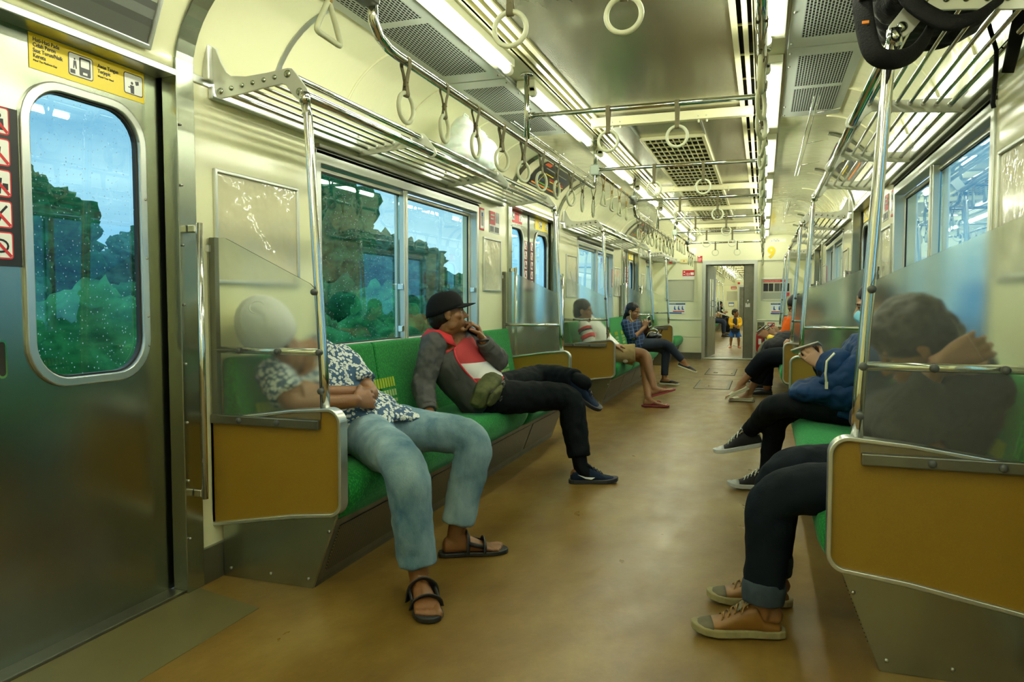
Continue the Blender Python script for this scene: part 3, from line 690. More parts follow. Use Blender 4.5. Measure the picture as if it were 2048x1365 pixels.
# ------------------------------------------------------------------ benches
def bench(s, y0, y1, lab, nseat):
    t = empty('bench_seat', (X(s, 1.1), (y0 + y1) / 2, 0)); ox, oy, _ = t.location
    fx = lambda w: X(s, w) - ox
    a, b = y0 + .03 - oy, (min(y1 - .03, YE - .03) if y0 < YE else y1 - .03) - oy
    # cushions: rounded profile, one per pair of seats, slightly crowned
    prof = [(1.26, .395), (1.20, .415), (1.10, .418), (1.0, .420), (.90, .428), (.84, .430), (.80, .424), (.775, .405), (.768, .375), (.775, .33), (.80, .285), (.83, .262), (1.26, .262)]
    n = max(1, round((b - a) / 1.07)); L = (b - a) / n
    for k in range(n):
        m = MB(); N = 12; rows = []
        for i in range(N + 1):
            u = i / N; y = a + L * k + L * u; e = min(u, 1 - u) * 2; sq = 1 - .55 * max(0, 1 - e / .10) ** 2 if e < .10 else 1
            row = []
            for (w, z) in prof:
                zz = z + (.010 * math.sin(PI * min(1, e)) if z > .39 else 0); 
                if e < .08: q = (1 - e / .08) ** 2 * .016; zz = zz - q if z > .33 else zz; w = w + q if w < .85 else w
                row.append((fx(w), y, zz))
            rows.append(row)
        P = len(prof); vs = [v for r in rows for v in r]
        fs = [(i * P + j, i * P + (j + 1) % P, (i + 1) * P + (j + 1) % P, (i + 1) * P + j) for i in range(N) for j in range(P)]
        m.add(vs, fs, True); m.add(rows[0], [tuple(range(P))]); m.add(rows[-1], [tuple(range(P))[::-1]])
        m.build('seat_cushion', green_f, t)
    bp = [(1.335, .835), (1.300, .845), (1.285, .83), (1.265, .70), (1.225, .50), (1.20, .41), (1.335, .41)]
    nb = max(1, round((b - a) / 1.07)); Lb = (b - a) / nb
    for k in range(nb):
        m = MB().prism([(fx(w), z) for w, z in bp], 'Y', a + Lb * k + .003, a + Lb * (k + 1) - .003)
        m.build('backrest', green_f, t, bevel=.014)
    # woven marks, one block per seat
    ns = nseat; Ls = (b - a) / ns
    def onback(z): 
        for (w0, z0), (w1, z1) in zip(bp[2:6], bp[3:6]):
            if z1 <= z <= z0: u = (z - z1) / (z0 - z1); return w1 + (w0 - w1) * u
        return 1.2
    for k in range(ns):
        yc = a + Ls * (k + .5) - (.02); m = MB(); m2 = MB()
        for r, (z0, z1) in enumerate(((.655, .605), (.59, .557), (.542, .526), (.512, .478), (.462, .412 + .003))):
            for c in range(8):
                y = yc - .105 + .0275 * c
                mm = m if r in (0, 4) else m2
                q = .0085
                mm.hexa([(fx(onback(zz)) - s * off, yy, zz) for zz in (z1, z0) for (yy, off) in ((y - q, -.001), (y + q, -.001), (y + q, .0035), (y - q, .0035))])
        m.build('woven_marks', mark_m, t); m2.build('woven_marks', mark2_m, t)
    # heater box under the seat, slanting inwards
    A, B = (.838, .262), (.938, .0)
    m = MB().prism([(fx(w), z) for w, z in (A, B, (1.3, 0), (1.3, .262))], 'Y', a, b); hb = m.build('heater_box', steel_dark, t)
    nn = max(1, round((b - a) / .78)); Ln = (b - a) / nn
    for k in range(nn):
        ya, yb = a + Ln * k + .035, a + Ln * (k + 1) - .035
        q = lambda u, off: (fx(A[0] + (B[0] - A[0]) * u - off), A[1] + (B[1] - A[1]) * u)
        (xa, za), (xb, zb) = q(.12, .004), q(.80, .004); (xc, zc), (xd, zd) = q(.12, -.002), q(.80, -.002)
        m = MB().hexa([(xb, ya, zb), (xb, yb, zb), (xd, yb, zd), (xd, ya, zd), (xa, ya, za), (xa, yb, za), (xc, yb, zc), (xc, ya, zc)]); m.build('vent_grille', mesh_vent, hb)
    m = MB().prism([(fx(.93), .02), (fx(.945), .0), (fx(1.0), 0), (fx(1.0), .02)], 'Y', a, b); m.build('kick_strip', black, hb)
    for e, yy in ((-1, a), (1, b)):
        if YE - .1 < yy + oy < YE: continue
        m = MB().prism([(fx(w), z) for w, z in (A, B, (1.335, 0), (1.335, .30), (.82, .30))], 'Y', yy - .012 * (e < 0), yy + .012 * (e > 0)); p = m.build('end_plate', steel, hb, bevel=.002)
        m = MB()
        for (w, z) in ((.955, .035), (1.12, .035), (1.30, .035), (.865, .22)): m.sphere((fx(w), yy + e * .014, z), (.006, .004, .006), 8, 5)
        m.build('screw', screw_m, p)
    tag(t, lab, 'bench', 'green bench seats'); return t
for s in (-1, 1):
    for i, (y0, y1) in enumerate(BAYS):
        bench(s, y0, y1, 'long green moquette bench of the %s bay along the %s wall' % (BN[i], where[s]) if i < 2 else 'short green bench against the %s wall by the end of the car' % where[s], 7 if i < 2 else 3)

# ------------------------------------------------------------------ seat end partitions
GL = [(1.350, 1.285), (1.272, 1.285), (1.262, 1.283), (.905, 1.115), (.888, 1.100), (.880, 1.075), (.868, .640), (.872, .625), (1.350, .625)]
def partition(s, y, e, lab):      # e: -1 the bench lies beyond (near end), +1 the bench lies before it (far end)
    t = empty('seat_end_partition', (X(s, 1.0), y, 0)); ox = t.location.x
    fx = lambda w: X(s, w) - ox
    th = .012
    top, bot = (.675, .612), (.285, .205)        # front and wall heights
    def outline(g):
        wf, wb = .788 + g, 1.345; r = .055 - g
        P = [(wb, bot[1] + g), ]
        # bottom edge rises slightly to the front
        z = bot[0] + g; P += [(wf + .20, z - .018), (wf + r, z)]
        P += [(wf + r - r * math.sin(a), z + r - r * math.cos(a)) for a in [PI / 2 * k / 12 for k in range(1, 13)]]
        z = top[0] - g; P += [(wf + r - r * math.cos(a), z - r + r * math.sin(a)) for a in [PI / 2 * k / 12 for k in range(13)]]
        P += [(wf + .20, z - .012), (wb, top[1] - g)]
        return [(fx(w), zz) for w, zz in P]
    m = MB().prism(outline(.010), 'Y', -th, th); m.build('ochre_panel', yellow_panel, t)
    m = MB().ring_frame(outline(0), outline(.013), 'Y', -th - .012, th + .012); m.build('aluminium_edge', alu, t, bevel=.003)
    # outer pole, leaning a little, from rack rail to panel
    py = e * .0; P0, P1 = (fx(.930), 0, 1.765), (fx(.862), 0, .66)
    pm = MB().tube([P0, (fx(.918), 0, 1.70), (fx(.893), 0, 1.25), (fx(.866), 0, .80), P1], .0165, 14); pl = pm.build('pole', chrome, t)
    MB().tube([(P0[0], 0, 1.745), (P0[0], 0, 1.785)], .02, 12).build('pole_collar', chrome, pl)
    MB().tube([(fx(.925), 0, 1.705), (fx(.925), e * .018, 1.705)], .006, 8).build('screw', screw_m, pl)
    # wall post and glass
    MB().box((fx(1.347), -.012, .60), (fx(1.320), .012, 1.29)).build('wall_post', steel_dark, t, bevel=.002)
    MB().box((fx(1.352), -.004, 1.235), (fx(1.336), -.030, 1.262)).build('wall_clip', bracket_m, t, bevel=.003)
    g = MB().prism([(fx(w), z) for w, z in GL], 'Y', e * .017, e * .022)
    gl = g.build('frosted_screen', frost_m, t)
    # rail across and lower channel
    zr = .872
    MB().tube([(fx(1.335), 0, zr), (fx(.872), 0, zr)], .0125, 12).build('cross_rail', chrome, t)
    m = MB().box((fx(1.34), e * .012, .598), (fx(.872), e * .034, .632)); m.build('lower_channel', steel_dark, t, bevel=.004)
    m = MB()
    for (w, z) in ((.888, 1.085), (.871, .872), (.866, .735), (1.045, .872), (1.21, .872), (1.045, .615), (1.21, .615)):
        m.tube([(fx(w), e * .014, z), (fx(w), e * (.036 if z < .7 else .028), z)], .0115, 12); m.sphere((fx(w), e * (.036 if z < .7 else .028), z), (.0115, .007, .0115), 12, 6)
    m.build('bolt_cap', bolt_m, t)
    tag(t, lab, 'seat partition', 'frosted seat end partitions'); return t
for s in (-1, 1):
    for i, (y0, y1) in enumerate(BAYS):
        partition(s, y0, -1, 'ochre and frosted partition with pole at the near end of the %s %s bench' % (BN[i], where[s]))
        if i < 2: partition(s, y1, 1, 'ochre and frosted partition with pole at the far end of the %s %s bench' % (BN[i], where[s]))
# vertical grab bars beside the doors
for s in (-1, 1):
    for i, (c, h) in enumerate(DOORS):
        for e in (-1, 1):
            if i == 0 and e < 0: continue
            y = c + e * (h + .045); x = X(s, WW - .06)
            t = empty('door_grab_bar', (x, y, .34))
            MB().tube([(0, 0, .0), (0, 0, .99)], .0115, 12).build('bar', chrome, t)
            for z in (.02, .97): MB().box((-.009, -.010, z - .014), (s * .045, .010, z + .014)).build('mount', chrome, t, bevel=.004)
            tag(t, 'upright steel grab bar beside the %s %s doorway, at its %s edge' % (['nearest', 'middle', 'last'][i], where[s], 'far' if e > 0 else 'near'), 'grab bar', 'door grab bars')

# ------------------------------------------------------------------ wall frames and notices
def frame(name, s, y0, y1, z0, z1, mat, lab, cat='poster frame', group=None, wrap=True):
    x = X(s, WW); t = empty(name, (x, (y0 + y1) / 2, (z0 + z1) / 2)); h, v = (y1 - y0) / 2, (z1 - z0) / 2
    MB().ring_frame([(-h, -v), (h, -v), (h, v), (-h, v)], [(-h + .014, -v + .014), (h - .014, -v + .014), (h - .014, v - .014), (-h + .014, v - .014)], 'X', 0, -s * .014).build('frame', alu, t, bevel=.003)
    MB().box((-s * .001, -h + .01, -v + .01), (-s * .005, h - .01, v - .01)).build('backing', mat, t)
    tag(t, lab, cat, group); return t
wavy = pbr('glossy_empty_poster_cover', (.60, .57, .38), .05, coat=1, bump=1.0, bscale=4.5, nscale=3, noise=.05, bdist=.03)
frame('wall_poster', -1, 2.265, 2.79, 1.12, 1.55, wavy, 'empty glossy poster frame beside the near window, behind the frosted screen')
frame('wall_poster', 1, 2.30, 2.86, 1.12, 1.55, wavy, 'empty glossy poster frame at the right edge beside the near window')
frame('wall_poster', -1, 5.06, 5.44, 1.13, 1.53, wavy, 'empty glossy poster frame on the left wall just past the near window')
frame('wall_poster', 1, 5.03, 5.44, 1.13, 1.53, wavy, 'empty glossy poster frame on the right wall just past the near window')
frame('wall_poster', -1, 7.46, 7.90, 1.10, 1.55, wavy, 'empty glossy poster frame on the left wall past the middle doorway')
frame('wall_poster', 1, 7.46, 7.90, 1.10, 1.55, wavy, 'empty glossy poster frame on the right wall past the middle doorway')
frame('wall_poster', -1, 10.08, 10.50, 1.13, 1.53, wavy, 'empty glossy poster frame on the left wall past the second window')
frame('wall_poster', 1, 10.08, 10.50, 1.13, 1.53, wavy, 'empty glossy poster frame on the right wall past the second window')
frame('wall_poster', -1, 12.42, 12.82, 1.13, 1.53, wavy, 'empty glossy poster frame on the left wall past the last doorway')
def plate(name, s, y0, y1, z0, z1, mat, lab, cat, parts=()):
    x = X(s, WW); t = MB().box((0, y0, z0), (-s * .004, y1, z1)).build(name, mat, None); t.location.x = x
    for i, (a, b, c, d, mt, nm) in enumerate(parts):
        MB().box((-s * (.0042 + .0006 * i), y0 + (y1 - y0) * a, z0 + (z1 - z0) * b), (-s * (.0050 + .0006 * i), y0 + (y1 - y0) * c, z0 + (z1 - z0) * d)).build(nm, mt, t)
    tag(t, lab, cat)
    return t
for s in (-1, 1):
    plate('framed_notice', s, 5.00, 5.09, 1.575, 1.735, red_m, 'small red-framed notice high on the %s wall past the near window' % where[s], 'notice', ((.1, .08, .9, .92, white_m, 'paper'), (.3, .2, .7, .6, grey_s, 'pictogram'), (.35, .62, .65, .8, blue_s, 'pictogram')))
    plate('notice_sticker', s, 5.20, 5.42, 1.575, 1.735, white_m, 'red and white notice sticker high on the %s wall before the middle doorway' % where[s], 'notice', ((.0, .38, .55, 1.0, red_m, 'red_block'), (.62, .5, .95, 1.0, grey_s, 'tool_picture'), (.05, .05, .4, .3, black_s, 'bicycle_picture'), (.5, .05, .9, .3, black_s, 'bicycle_picture'), (.08, .8, .45, .86, white_m, 'text_line'), (.08, .62, .35, .68, white_m, 'text_line')))
    plate('emergency_hammer_box', s, 9.93, 10.00, 1.25, 1.50, red_m, 'small red emergency hammer box on the %s wall by the second window' % where[s], 'hammer box', ((.2, .1, .8, .25, white_m, 'label'),))

# route display above the near doorway (tilted with the cove)
t = empty('destination_display', (X(-1, 1.303), 1.38, 1.985), 0); t.rotation_euler = (0, .36, 0)
MB().ring_frame([(-.60, -.105), (.586, -.105), (.586, .105), (-.60, .105)], [(-.585, -.088), (.572, -.088), (.572, .088), (-.585, .088)], 'X', -.01, .014).build('frame', alu, t, bevel=.003)
MB().box((-.008, -.59, -.09), (.004, .575, .09)).build('map_panel', grey_s, t)
for (z0, z1, mt) in ((.045, .068, grey_l), (-.01, .020, pbr('mid_grey_print', (.14, .15, .13), .3)), (-.088, -.035, pbr('dark_grey_print', (.10, .105, .09), .3))): MB().box((.0042, -.585, z0), (.0048, .571, z1)).build('stripe', mt, t)
rot = (PI / 2, 0, PI / 2)
for sx, yy, zz in (('Informasi Bersuplisi', .155, .071), ('Jakarta dan Bersama', .0, .026), ('Informasi Perjalanan', -.05, -.006)):
    text('display_text', sx, .027, white_m, t, (.0052, yy, zz), rot, bold=.0003)
tag(t, 'grey striped route display with white lettering above the near door', 'display sign')
MB().box((X(-1, 1.40), 1.40 - .69, 1.86), (X(-1, 1.352), 2.09, 1.861)).build
# route maps on the coves above the doors
def cove_map(s, yc, half, lab, z0=.54, z1=1.20):
    t = empty('route_map', (X(s, WW - .4), yc, 1.84)); R = .4 - .004
    def arc(r, a0, a1, y0, y1, nm, mt, par, n=10):
        pr = [(s * r * math.cos(a), r * math.sin(a)) for a in [a0 + (a1 - a0) * k / n for k in range(n + 1)]]
        MB().strip(pr, 'Y', y0, y1).build(nm, mt, par)
    arc(R, z0, z1, -half, half, 'map_sheet', blackish_sign, t)
    lines = [(.50, .53, -.8, .8, orange_s), (.56, .58, -.6, .2, green_s), (.72, .75, -.1, .8, red_m), (.68, .70, 0, .9, yellow_s), (.80, .82, -.5, .0, yellow_s), (.92, .94, -.7, .6, grey_l), (.64, .66, -.7, -.3, blue_s), (.45, .47, -.85, -.2, grey_l), (.86, .87, .1, .8, blue_s)]
    for (a, b, p, q, mt) in lines: arc(R - .0012, a + .12, b + .12, p * half, q * half, 'map_line', mt, t, 2)
    arc(R - .0012, 1.10, 1.18, -.92 * half, -.62 * half, 'map_logo', pbr('red_orange_print', (.75, .10, .02), .4), t, 3)
    for p in (-.5, .5): arc(R - .002, .68, .92, (p - .012) * half, (p + .012) * half, 'map_line', yellow_s, t, 3)
    tag(t, lab, 'route map'); return t
for s in (-1, 1):
    cove_map(s, 6.40, .50, 'black route map with coloured lines curved over the middle %s doorway' % where[s])
    cove_map(s, 11.45, .50, 'black route map with coloured lines curved over the last %s doorway' % where[s])
    # white strips above door
    for c, h in DOORS[1:]:
        t = MB().box((X(s, WW - .001), c - h + .1, 1.89), (X(s, WW - .006), c + h - .1, 1.955)).build('door_header_panel', white_plastic); tag(t, 'pale header panel directly above the %s %s door' % ('middle' if c < 8 else 'last', where[s]), 'panel')
# cove ribs
for s in (-1, 1):
    for i, y in enumerate((2.62, 3.15, 3.75, 4.5, 5.15, 7.35, 8.3, 9.3, 10.3, 12.4, 13.2)):
        pts = [(X(s, WW - .4 + .399 * math.cos(a)), y, 1.84 + .399 * math.sin(a)) for a in [.30 + 1.22 * k / 12 for k in range(13)]]
        if i == 0:
            m = MB()
            for p, q in zip(pts, pts[1:]): m.hexa([(p[0], y - .014, p[2]), (p[0], y + .014, p[2]), (q[0], y + .014, q[2]), (q[0], y - .014, q[2]), (p[0] - s * .003, y - .014, p[2] - .002), (p[0] - s * .003, y + .014, p[2] - .002), (q[0] - s * .003, y + .014, q[2] - .002), (q[0] - s * .003, y - .014, q[2] - .002)])
            struct(m.build('trim_8', alu))
        else:
            m = MB(); m.tube(pts, .007, 8); struct(m.build('trim_8', cream_warp))
# ------------------------------------------------------------------ end wall with gangway
def end_wall(Y, name, x0=-1.0, x1=-.165, top=1.73):
    m = MB(); a, b = X(-1, 1.46), X(1, 1.46)
    m.box((a, Y, 0), (x0 - .04, Y + .06, 2.3)); m.box((x1 + .04, Y, 0), (b, Y + .06, 2.3)); m.box((x0 - .04, Y, top + .03), (x1 + .04, Y + .06, 2.3))
    struct(m.build(name, cream_paint))
    m = MB(); m.box((a, Y - .018, 1.80), (b, Y, 2.3)); struct(m.build('trim_9', cream_paint, bevel=.003))
    m = MB(); m.box((a, Y - .022, 1.788), (b, Y + .0, 1.802)); struct(m.build('trim_9', alu))
    for q, r in ((X(-1, 1.35), x0 - .06), (x1 + .06, X(1, 1.35))):
        if r > 0:      # niche for the extinguisher
            m = MB(); m.box((.03, Y - .02, .12), (r, Y, .715)); m.box((q, Y - .02, .69), (.03, Y, .715)); m.box((q, Y - .02, .0), (q + .012, Y, .69)); struct(m.build('trim_10', cream_paint, bevel=.003))
            m = MB(); m.box((q + .012, Y - .003, .02), (.028, Y - .001, .69)); struct(m.build('trim_10', steel_dark))
            m = MB(); m.box((.0, Y - .024, 0), (r, Y, .12)); struct(m.build('baseboard_end', steel_dark))
        else:
            m = MB(); m.box((q, Y - .02, .12), (r, Y, .40)); m.box((q, Y - .02, .405), (r, Y, .715)); struct(m.build('trim_10', cream_paint, bevel=.003))
            m = MB(); m.box((q, Y - .024, 0), (r, Y, .12)); struct(m.build('baseboard_end', steel_dark))
        m = MB(); m.box((q, Y - .028, .713), (r, Y, .735)); struct(m.build('trim_11', alu, bevel=.003))
    m = MB(); m.ring_frame([(x0 - .06, 0), (x1 + .06, 0), (x1 + .06, top + .06), (x0 - .06, top + .06)], [(x0, .03), (x1, .03), (x1, top), (x0, top)], 'Y', Y - .026, Y + .08)
    struct(m.build('trim_12', alu, bevel=.004))
    m = MB(); m.box((x0 - .05, Y - .05, 0), (x1 + .05, Y + .12, .022)); struct(m.build('trim_13', steel, bevel=.003))
end_wall(YE, 'wall_front')
# sliding gangway door, standing open, and its twin swung back
d = struct(empty('door_7', (-.26, YE + .10, .03)))
lf = MB().box((-.07, -.015, 0), (.095, .015, 1.70)).build('door_panel', steel_dark, d, bevel=.003)
MB().box((-.078, -.02, 0), (-.068, .02, 1.70)).build('edge_rubber', black, lf)
MB().tube([(-.01, -.03, .985), (-.005, -.05, .99), (0, -.05, 1.05), (-.008, -.03, 1.07)], .009, 8).build('handle', chrome, lf)
MB().box((-.045, -.019, .93), (.035, -.015, 1.0)).build('handle_plate', alu, lf)
d = struct(empty('door_8', (-.995, YE + .10, .03)))
lf = MB().hexa([(0, 0, 0), (.03, 0, 0), (.11, .98, 0), (.08, .98, 0), (0, 0, 1.70), (.03, 0, 1.70), (.11, .98, 1.70), (.08, .98, 1.70)]).build('door_panel', steel_dark, d)
for q in (.22, .48):
    MB().hexa([(.030 + .0816 * (q), q, .75), (.036 + .0816 * q, q, .75), (.036 + .0816 * (q + .12), q + .12, .75), (.030 + .0816 * (q + .12), q + .12, .75), (.030 + .0816 * q, q, 1.45), (.036 + .0816 * q, q, 1.45), (.036 + .0816 * (q + .12), q + .12, 1.45), (.030 + .0816 * (q + .12), q + .12, 1.45)]).build('window_bar', chrome, lf)
MB().tube([(.09, .62, .93), (.13, .63, .94), (.13, .63, 1.04), (.09, .62, 1.05)], .008, 8).build('handle', chrome, lf)
MB().tube([(.09, .70, .72), (.14, .70, .72)], .010, 8).build('lever', chrome, lf)
# gangway passage
for s, x in ((-1, -1.02), (1, -.12)):
    m = MB(); m.box((x, YE + .06, 0), (x + s * .04, 15.0, 1.85)); struct(m.build('wall_gangway', darkgap if 0 else steel_dark))
m = MB(); m.box((-1.06, YE + .06, 1.76), (-.08, 15.0, 1.82)); struct(m.build('ceiling', darkgap))
m = MB(); m.box((-1.06, YE, -.05), (-.08, 15.0, .004)); struct(m.build('floor', steel_dark))

def endsign(name, x0, x1, z0, z1, mat, lab, cat, parts=(), Y=YE, off=.002, frame_m=None):
    y = Y - off; t = MB().box((x0, -.003, z0), (x1, 0, z1)).build(name, mat); t.location.y = y
    if frame_m: MB().ring_frame([(x0 - .012, z0 - .012), (x1 + .012, z0 - .012), (x1 + .012, z1 + .012), (x0 - .012, z1 + .012)], [(x0, z0), (x1, z0), (x1, z1), (x0, z1)], 'Y', -.012, .001).build('frame', frame_m, t, bevel=.002)
    for i, (a, b, c, dd, mt, nm) in enumerate(parts):
        MB().box((x0 + (x1 - x0) * a, -.0034 - .0004 * i, z0 + (z1 - z0) * b), (x0 + (x1 - x0) * c, -.0030, z0 + (z1 - z0) * dd)).build(nm, mt, t)
    tag(t, lab, cat); return t
K = 13.9 / 13.05
def zz(z): return 1.05 + (z - 1.05) * K
RX = (PI / 2, 0, 0)
pf = pbr('pale_poster_board', (.50, .50, .37), .3)
endsign('wall_poster', -1.70, -1.21, zz(1.08), zz(1.43), pf, 'empty grey poster board on the end wall left of the gangway door', 'poster frame', frame_m=alu)
t = endsign('safety_poster', -.03, .46, zz(1.085), zz(1.43), pf, 'safety poster with red header and dark pictures right of the gangway door', 'poster',
    ((.05, .86, .80, .97, red_m, 'red_header'), (.06, .42, .22, .80, black_s, 'picture'), (.24, .42, .40, .80, black_s, 'picture'), (.44, .42, .62, .80, grey_s, 'picture'), (.64, .42, .78, .80, black_s, 'picture'), (.80, .42, .94, .80, black_s, 'picture'), (.06, .06, .78, .36, grey_l, 'car_diagram'), (.80, .16, .95, .36, red_m, 'red_block')), frame_m=alu)
text('poster_text', 'Petunjuk Keadaan Darurat', .026, white_m, t, (.0, -.0036, zz(1.43) - .038), RX)
for nm, x0, x1, lab in (('priority_sticker', -1.68, -1.36, 'blue and white priority seat sticker left of the gangway door'), ('priority_sticker', .13, .35, 'blue and white priority seat sticker right of the gangway door')):
    w = x1 - x0
    t = endsign(nm, x0, x1, zz(.85), zz(1.03), white_m, lab, 'notice', ((0, .86, 1, 1, blue_s, 'blue_header'), (.30 if w > .3 else .05, .16, .95, .26, red_m, 'red_band'), (0, 0, .8, .12, blue_s, 'blue_footer')))
    for k in range(3):
        if w < .3 and k > 1: continue
        xx = x0 + w * (.40 + .22 * k) if w > .3 else x0 + w * (.25 + .4 * k)
        MB().sphere((xx, -.0045, zz(.975)), (.009, .001, .009), 8, 6).prism([(xx - .012, zz(.965)), (xx + .008, zz(.965)), (xx + .010, zz(.935)), (xx + .03, zz(.925)), (xx + .028, zz(.915)), (xx - .012, zz(.915))], 'Y', -.0045, -.0040).build('pictogram', blue_s, t)
    text('sticker_text', 'Kursi Prioritas', .022 if w > .3 else .018, white_m, t, (x0 + .02, -.0036, zz(1.012)), RX)
t = endsign('emergency_number_sign', -1.415, -1.20, zz(1.50), zz(1.60), red_m, 'red emergency call sign with number 121 above the left poster board', 'sign', ((.66, .18, .94, .62, white_m, 'number_box'), (.08, .2, .18, .34, white_m, 'icon'), (.08, .6, .2, .8, white_m, 'icon')))
text('sign_text', '121', .058, white_m, t, (-1.365, -.0036, zz(1.515)), RX, bold=.001)
MB().box((-1.415, -.003, zz(1.455)), (-1.20, 0, zz(1.497))).build('white_strip', white_m, t)
endsign('white_notice', -1.285, -1.165, zz(1.87), zz(1.98), white_m, 'small blank white notice above the end wall lintel, left of centre', 'notice', off=.020)
endsign('red_notice', -1.15, -1.065, zz(1.735), zz(1.84), red_m, 'small red sticker with white lines just above the lintel by the gangway door', 'notice', ((.1, .82, .55, .98, white_m, 'line'), (.1, .55, .85, .62, white_m, 'line'), (.1, .35, .85, .42, white_m, 'line'), (.1, .15, .7, .22, white_m, 'line')), off=.020)
endsign('red_notice', -1.66, -1.60, zz(1.72), zz(1.82), red_m, 'small red notice above the lintel at the far left of the end wall', 'notice', ((.1, .3, .6, .6, white_m, 'line'),), off=.020)
endsign('arrow_notice', -1.595, -1.52, zz(1.73), zz(1.80), grey_l, 'small grey arrow sticker above the lintel at the far left of the end wall', 'notice', ((.2, .4, .7, .6, black_s, 'arrow'),), off=.020)
endsign('alarm_box', -1.46, -1.33, zz(1.725), zz(1.79), pbr('pale_yellow_box', (.72, .66, .30), .4), 'pale alarm box with a red button above the lintel on the left', 'alarm', ((.45, .35, .6, .65, red_m, 'button'),), off=.020)
t = text('car_number', '9', .27, yellow_s, None, (.055, YE - .021, zz(1.79)), RX, depth=.001, bold=.008); tag(t, 'large yellow numeral 9 above the end wall lintel on the right', 'number')
o9 = text('number_outline', '9', .27, pbr('pale_outline', (.75, .55, .35), .5), t, (0, 0, -.0012), (0, 0, 0), depth=.0006, bold=.013)
tt = endsign('car_plate', .10, .36, 2.115, 2.165, white_m, 'small white plate with the car number at the top right of the end wall', 'number plate', off=.020)
text('plate_text', 'K1 1 82 24', .03, black_s, tt, (.115, -.0036, 2.12), RX); text('plate_text', '204 - 108', .02, blue_s, tt, (.15, -.0036, 2.146), RX)
# fire extinguisher in its niche
t = empty('fire_extinguisher', (-.045, YE - .10, 0))
MB().tube([(0, 0, .16), (0, 0, .17), (0, 0, .20), (0, 0, .47), (0, 0, .50), (0, 0, .52), (0, 0, .53)], [.03, .05, .058, .058, .05, .03, .015], 16).build('cylinder', pbr('extinguisher_red', (.50, .01, .01), .3), t)
MB().box((-.02, -.01, .53), (.03, .01, .57)).box((-.02, -.008, .585), (.06, .008, .60)).build('valve', black, t, bevel=.004)
MB().tube([(.02, 0, .56), (.07, -.02, .55), (.075, -.03, .45), (.068, -.03, .30)], .008, 8).build('hose', black, t)
MB().box((-.025, -.0605, .30), (.025, -.056, .40)).build('label', white_m, t)
MB().tube([(-.02, 0, .60), (0, -.02, .63), (.02, 0, .61)], .008, 6).build('safety_tag', pbr('tag_yellow', (.7, .6, .02), .5), t)
tag(t, 'red fire extinguisher standing in the niche right of the gangway door', 'fire extinguisher')
MB().box((-.075, YE - .16, .0), (.01, YE - .03, .16)).build
t = MB().box((-.115, YE - .17, .0), (.02, YE - .03, .158)).build('extinguisher_shelf', steel_dark, bevel=.004); tag(t, 'small dark steel shelf box under the fire extinguisher', 'shelf')
endsign('niche_notice', .08, .20, .60, .685, red_m, 'red notice on the end wall beside the extinguisher niche', 'notice', ((.1, .5, .9, .8, white_m, 'line'),), off=.021)

# ------------------------------------------------------------------ the next car through the gangway
Y2, Y3 = 15.0, 34.0
shell(Y2, Y3, [], [(17.7, 19.7), (22.7, 24.7), (27.8, 29.8)])
m = MB(); m.box((X(-1, 1.47), Y2, -.06), (X(1, 1.47), Y3, 0)); struct(m.build('floor', floor_m))
m = MB(); m.box((X(-1, 1.5), Y2, 2.36), (X(1, 1.5), Y3, 2.40)); struct(m.build('ceiling', darkgap))
m = MB(); m.box((X(-1, 1.46), Y2 - .06, 0), (-1.06, Y2, 2.3)); m.box((-.08, Y2 - .06, 0), (X(1, 1.46), Y2, 2.3)); m.box((-1.06, Y2 - .06, 1.82), (-.08, Y2, 2.3)); struct(m.build('wall_back', cream_paint))
end_wall(Y3, 'wall_front')
m = MB(); m.box((-1.4, Y3 + 1.2, 0), (.2, Y3 + 1.22, 2)); struct(m.build('wall_front', cream_paint))
m = MB(); m.box((-1.0, Y3 + .1, .03), (-.62, Y3 + .12, 1.72)); t = struct(m.build('door_9', steel_dark))
for i in range(10):
    for s in (-1, 1): tube_light(s, 15.3 + 1.86 * i, 1.4, 'lit tube in the next car, %s tube of its %s row' % (ORD[i], where[s]), 'ceiling tubes of the next car')
BARS2 = [15.9, 17.5, 19.1, 20.7, 22.3, 23.9, 25.5, 27.1, 28.7, 30.3, 31.9, 33.3]
for i, y in enumerate(BARS2):
    t = empty('cross_handrail', (CX, y, HZ)); MB().tube([(-RW, 0, 0), (RW, 0, 0)], .0135, 10).build('bar', chrome, t)
    for s in (-1, 1): MB().tube([(s * RW, 0, -.14), (s * RW, 0, .22)], .014, 8).build('post', chrome, t)
    tag(t, 'cross handrail under the ceiling of the next car, %s from its near end' % ORD[i], 'handrail', 'cross handrails of the next car')
    t = MB().box((CX - .5, y + .7, 2.205), (CX + .5, y + .75, 2.262)).build('ceiling_beam', beam_paint); tag(t, 'cream cross beam of the next car, %s from its near end' % ORD[i], 'ceiling beam', 'cross beams of the next car')
    for j, xx in enumerate((-.155, .19)):
        p = place('ring', (CX + xx, y, HZ), PI / 2, 'round strap in the next car on its %s bar, %s one' % (ORD[i], ['left', 'right'][j]), 'round straps of the next car')
        if i == 0:
            b = MB().box((-.022, -.014, -.12), (.022, .014, .02)).build('orange_sleeve', orange_s, p)
for i, (a, b) in enumerate(((17.3, 20.3), (22.3, 25.3), (27.4, 30.4))):
    rack(-1, a, b, 'luggage rack on the left of the next car, %s one' % ORD[i]); 
    bench(-1, a, b, 'green bench on the left of the next car, %s one' % ORD[i], 6)
    partition(-1, a, -1, 'partition at the near end of the %s left bench of the next car' % ORD[i]); partition(-1, b, 1, 'partition at the far end of the %s left bench of the next car' % ORD[i])
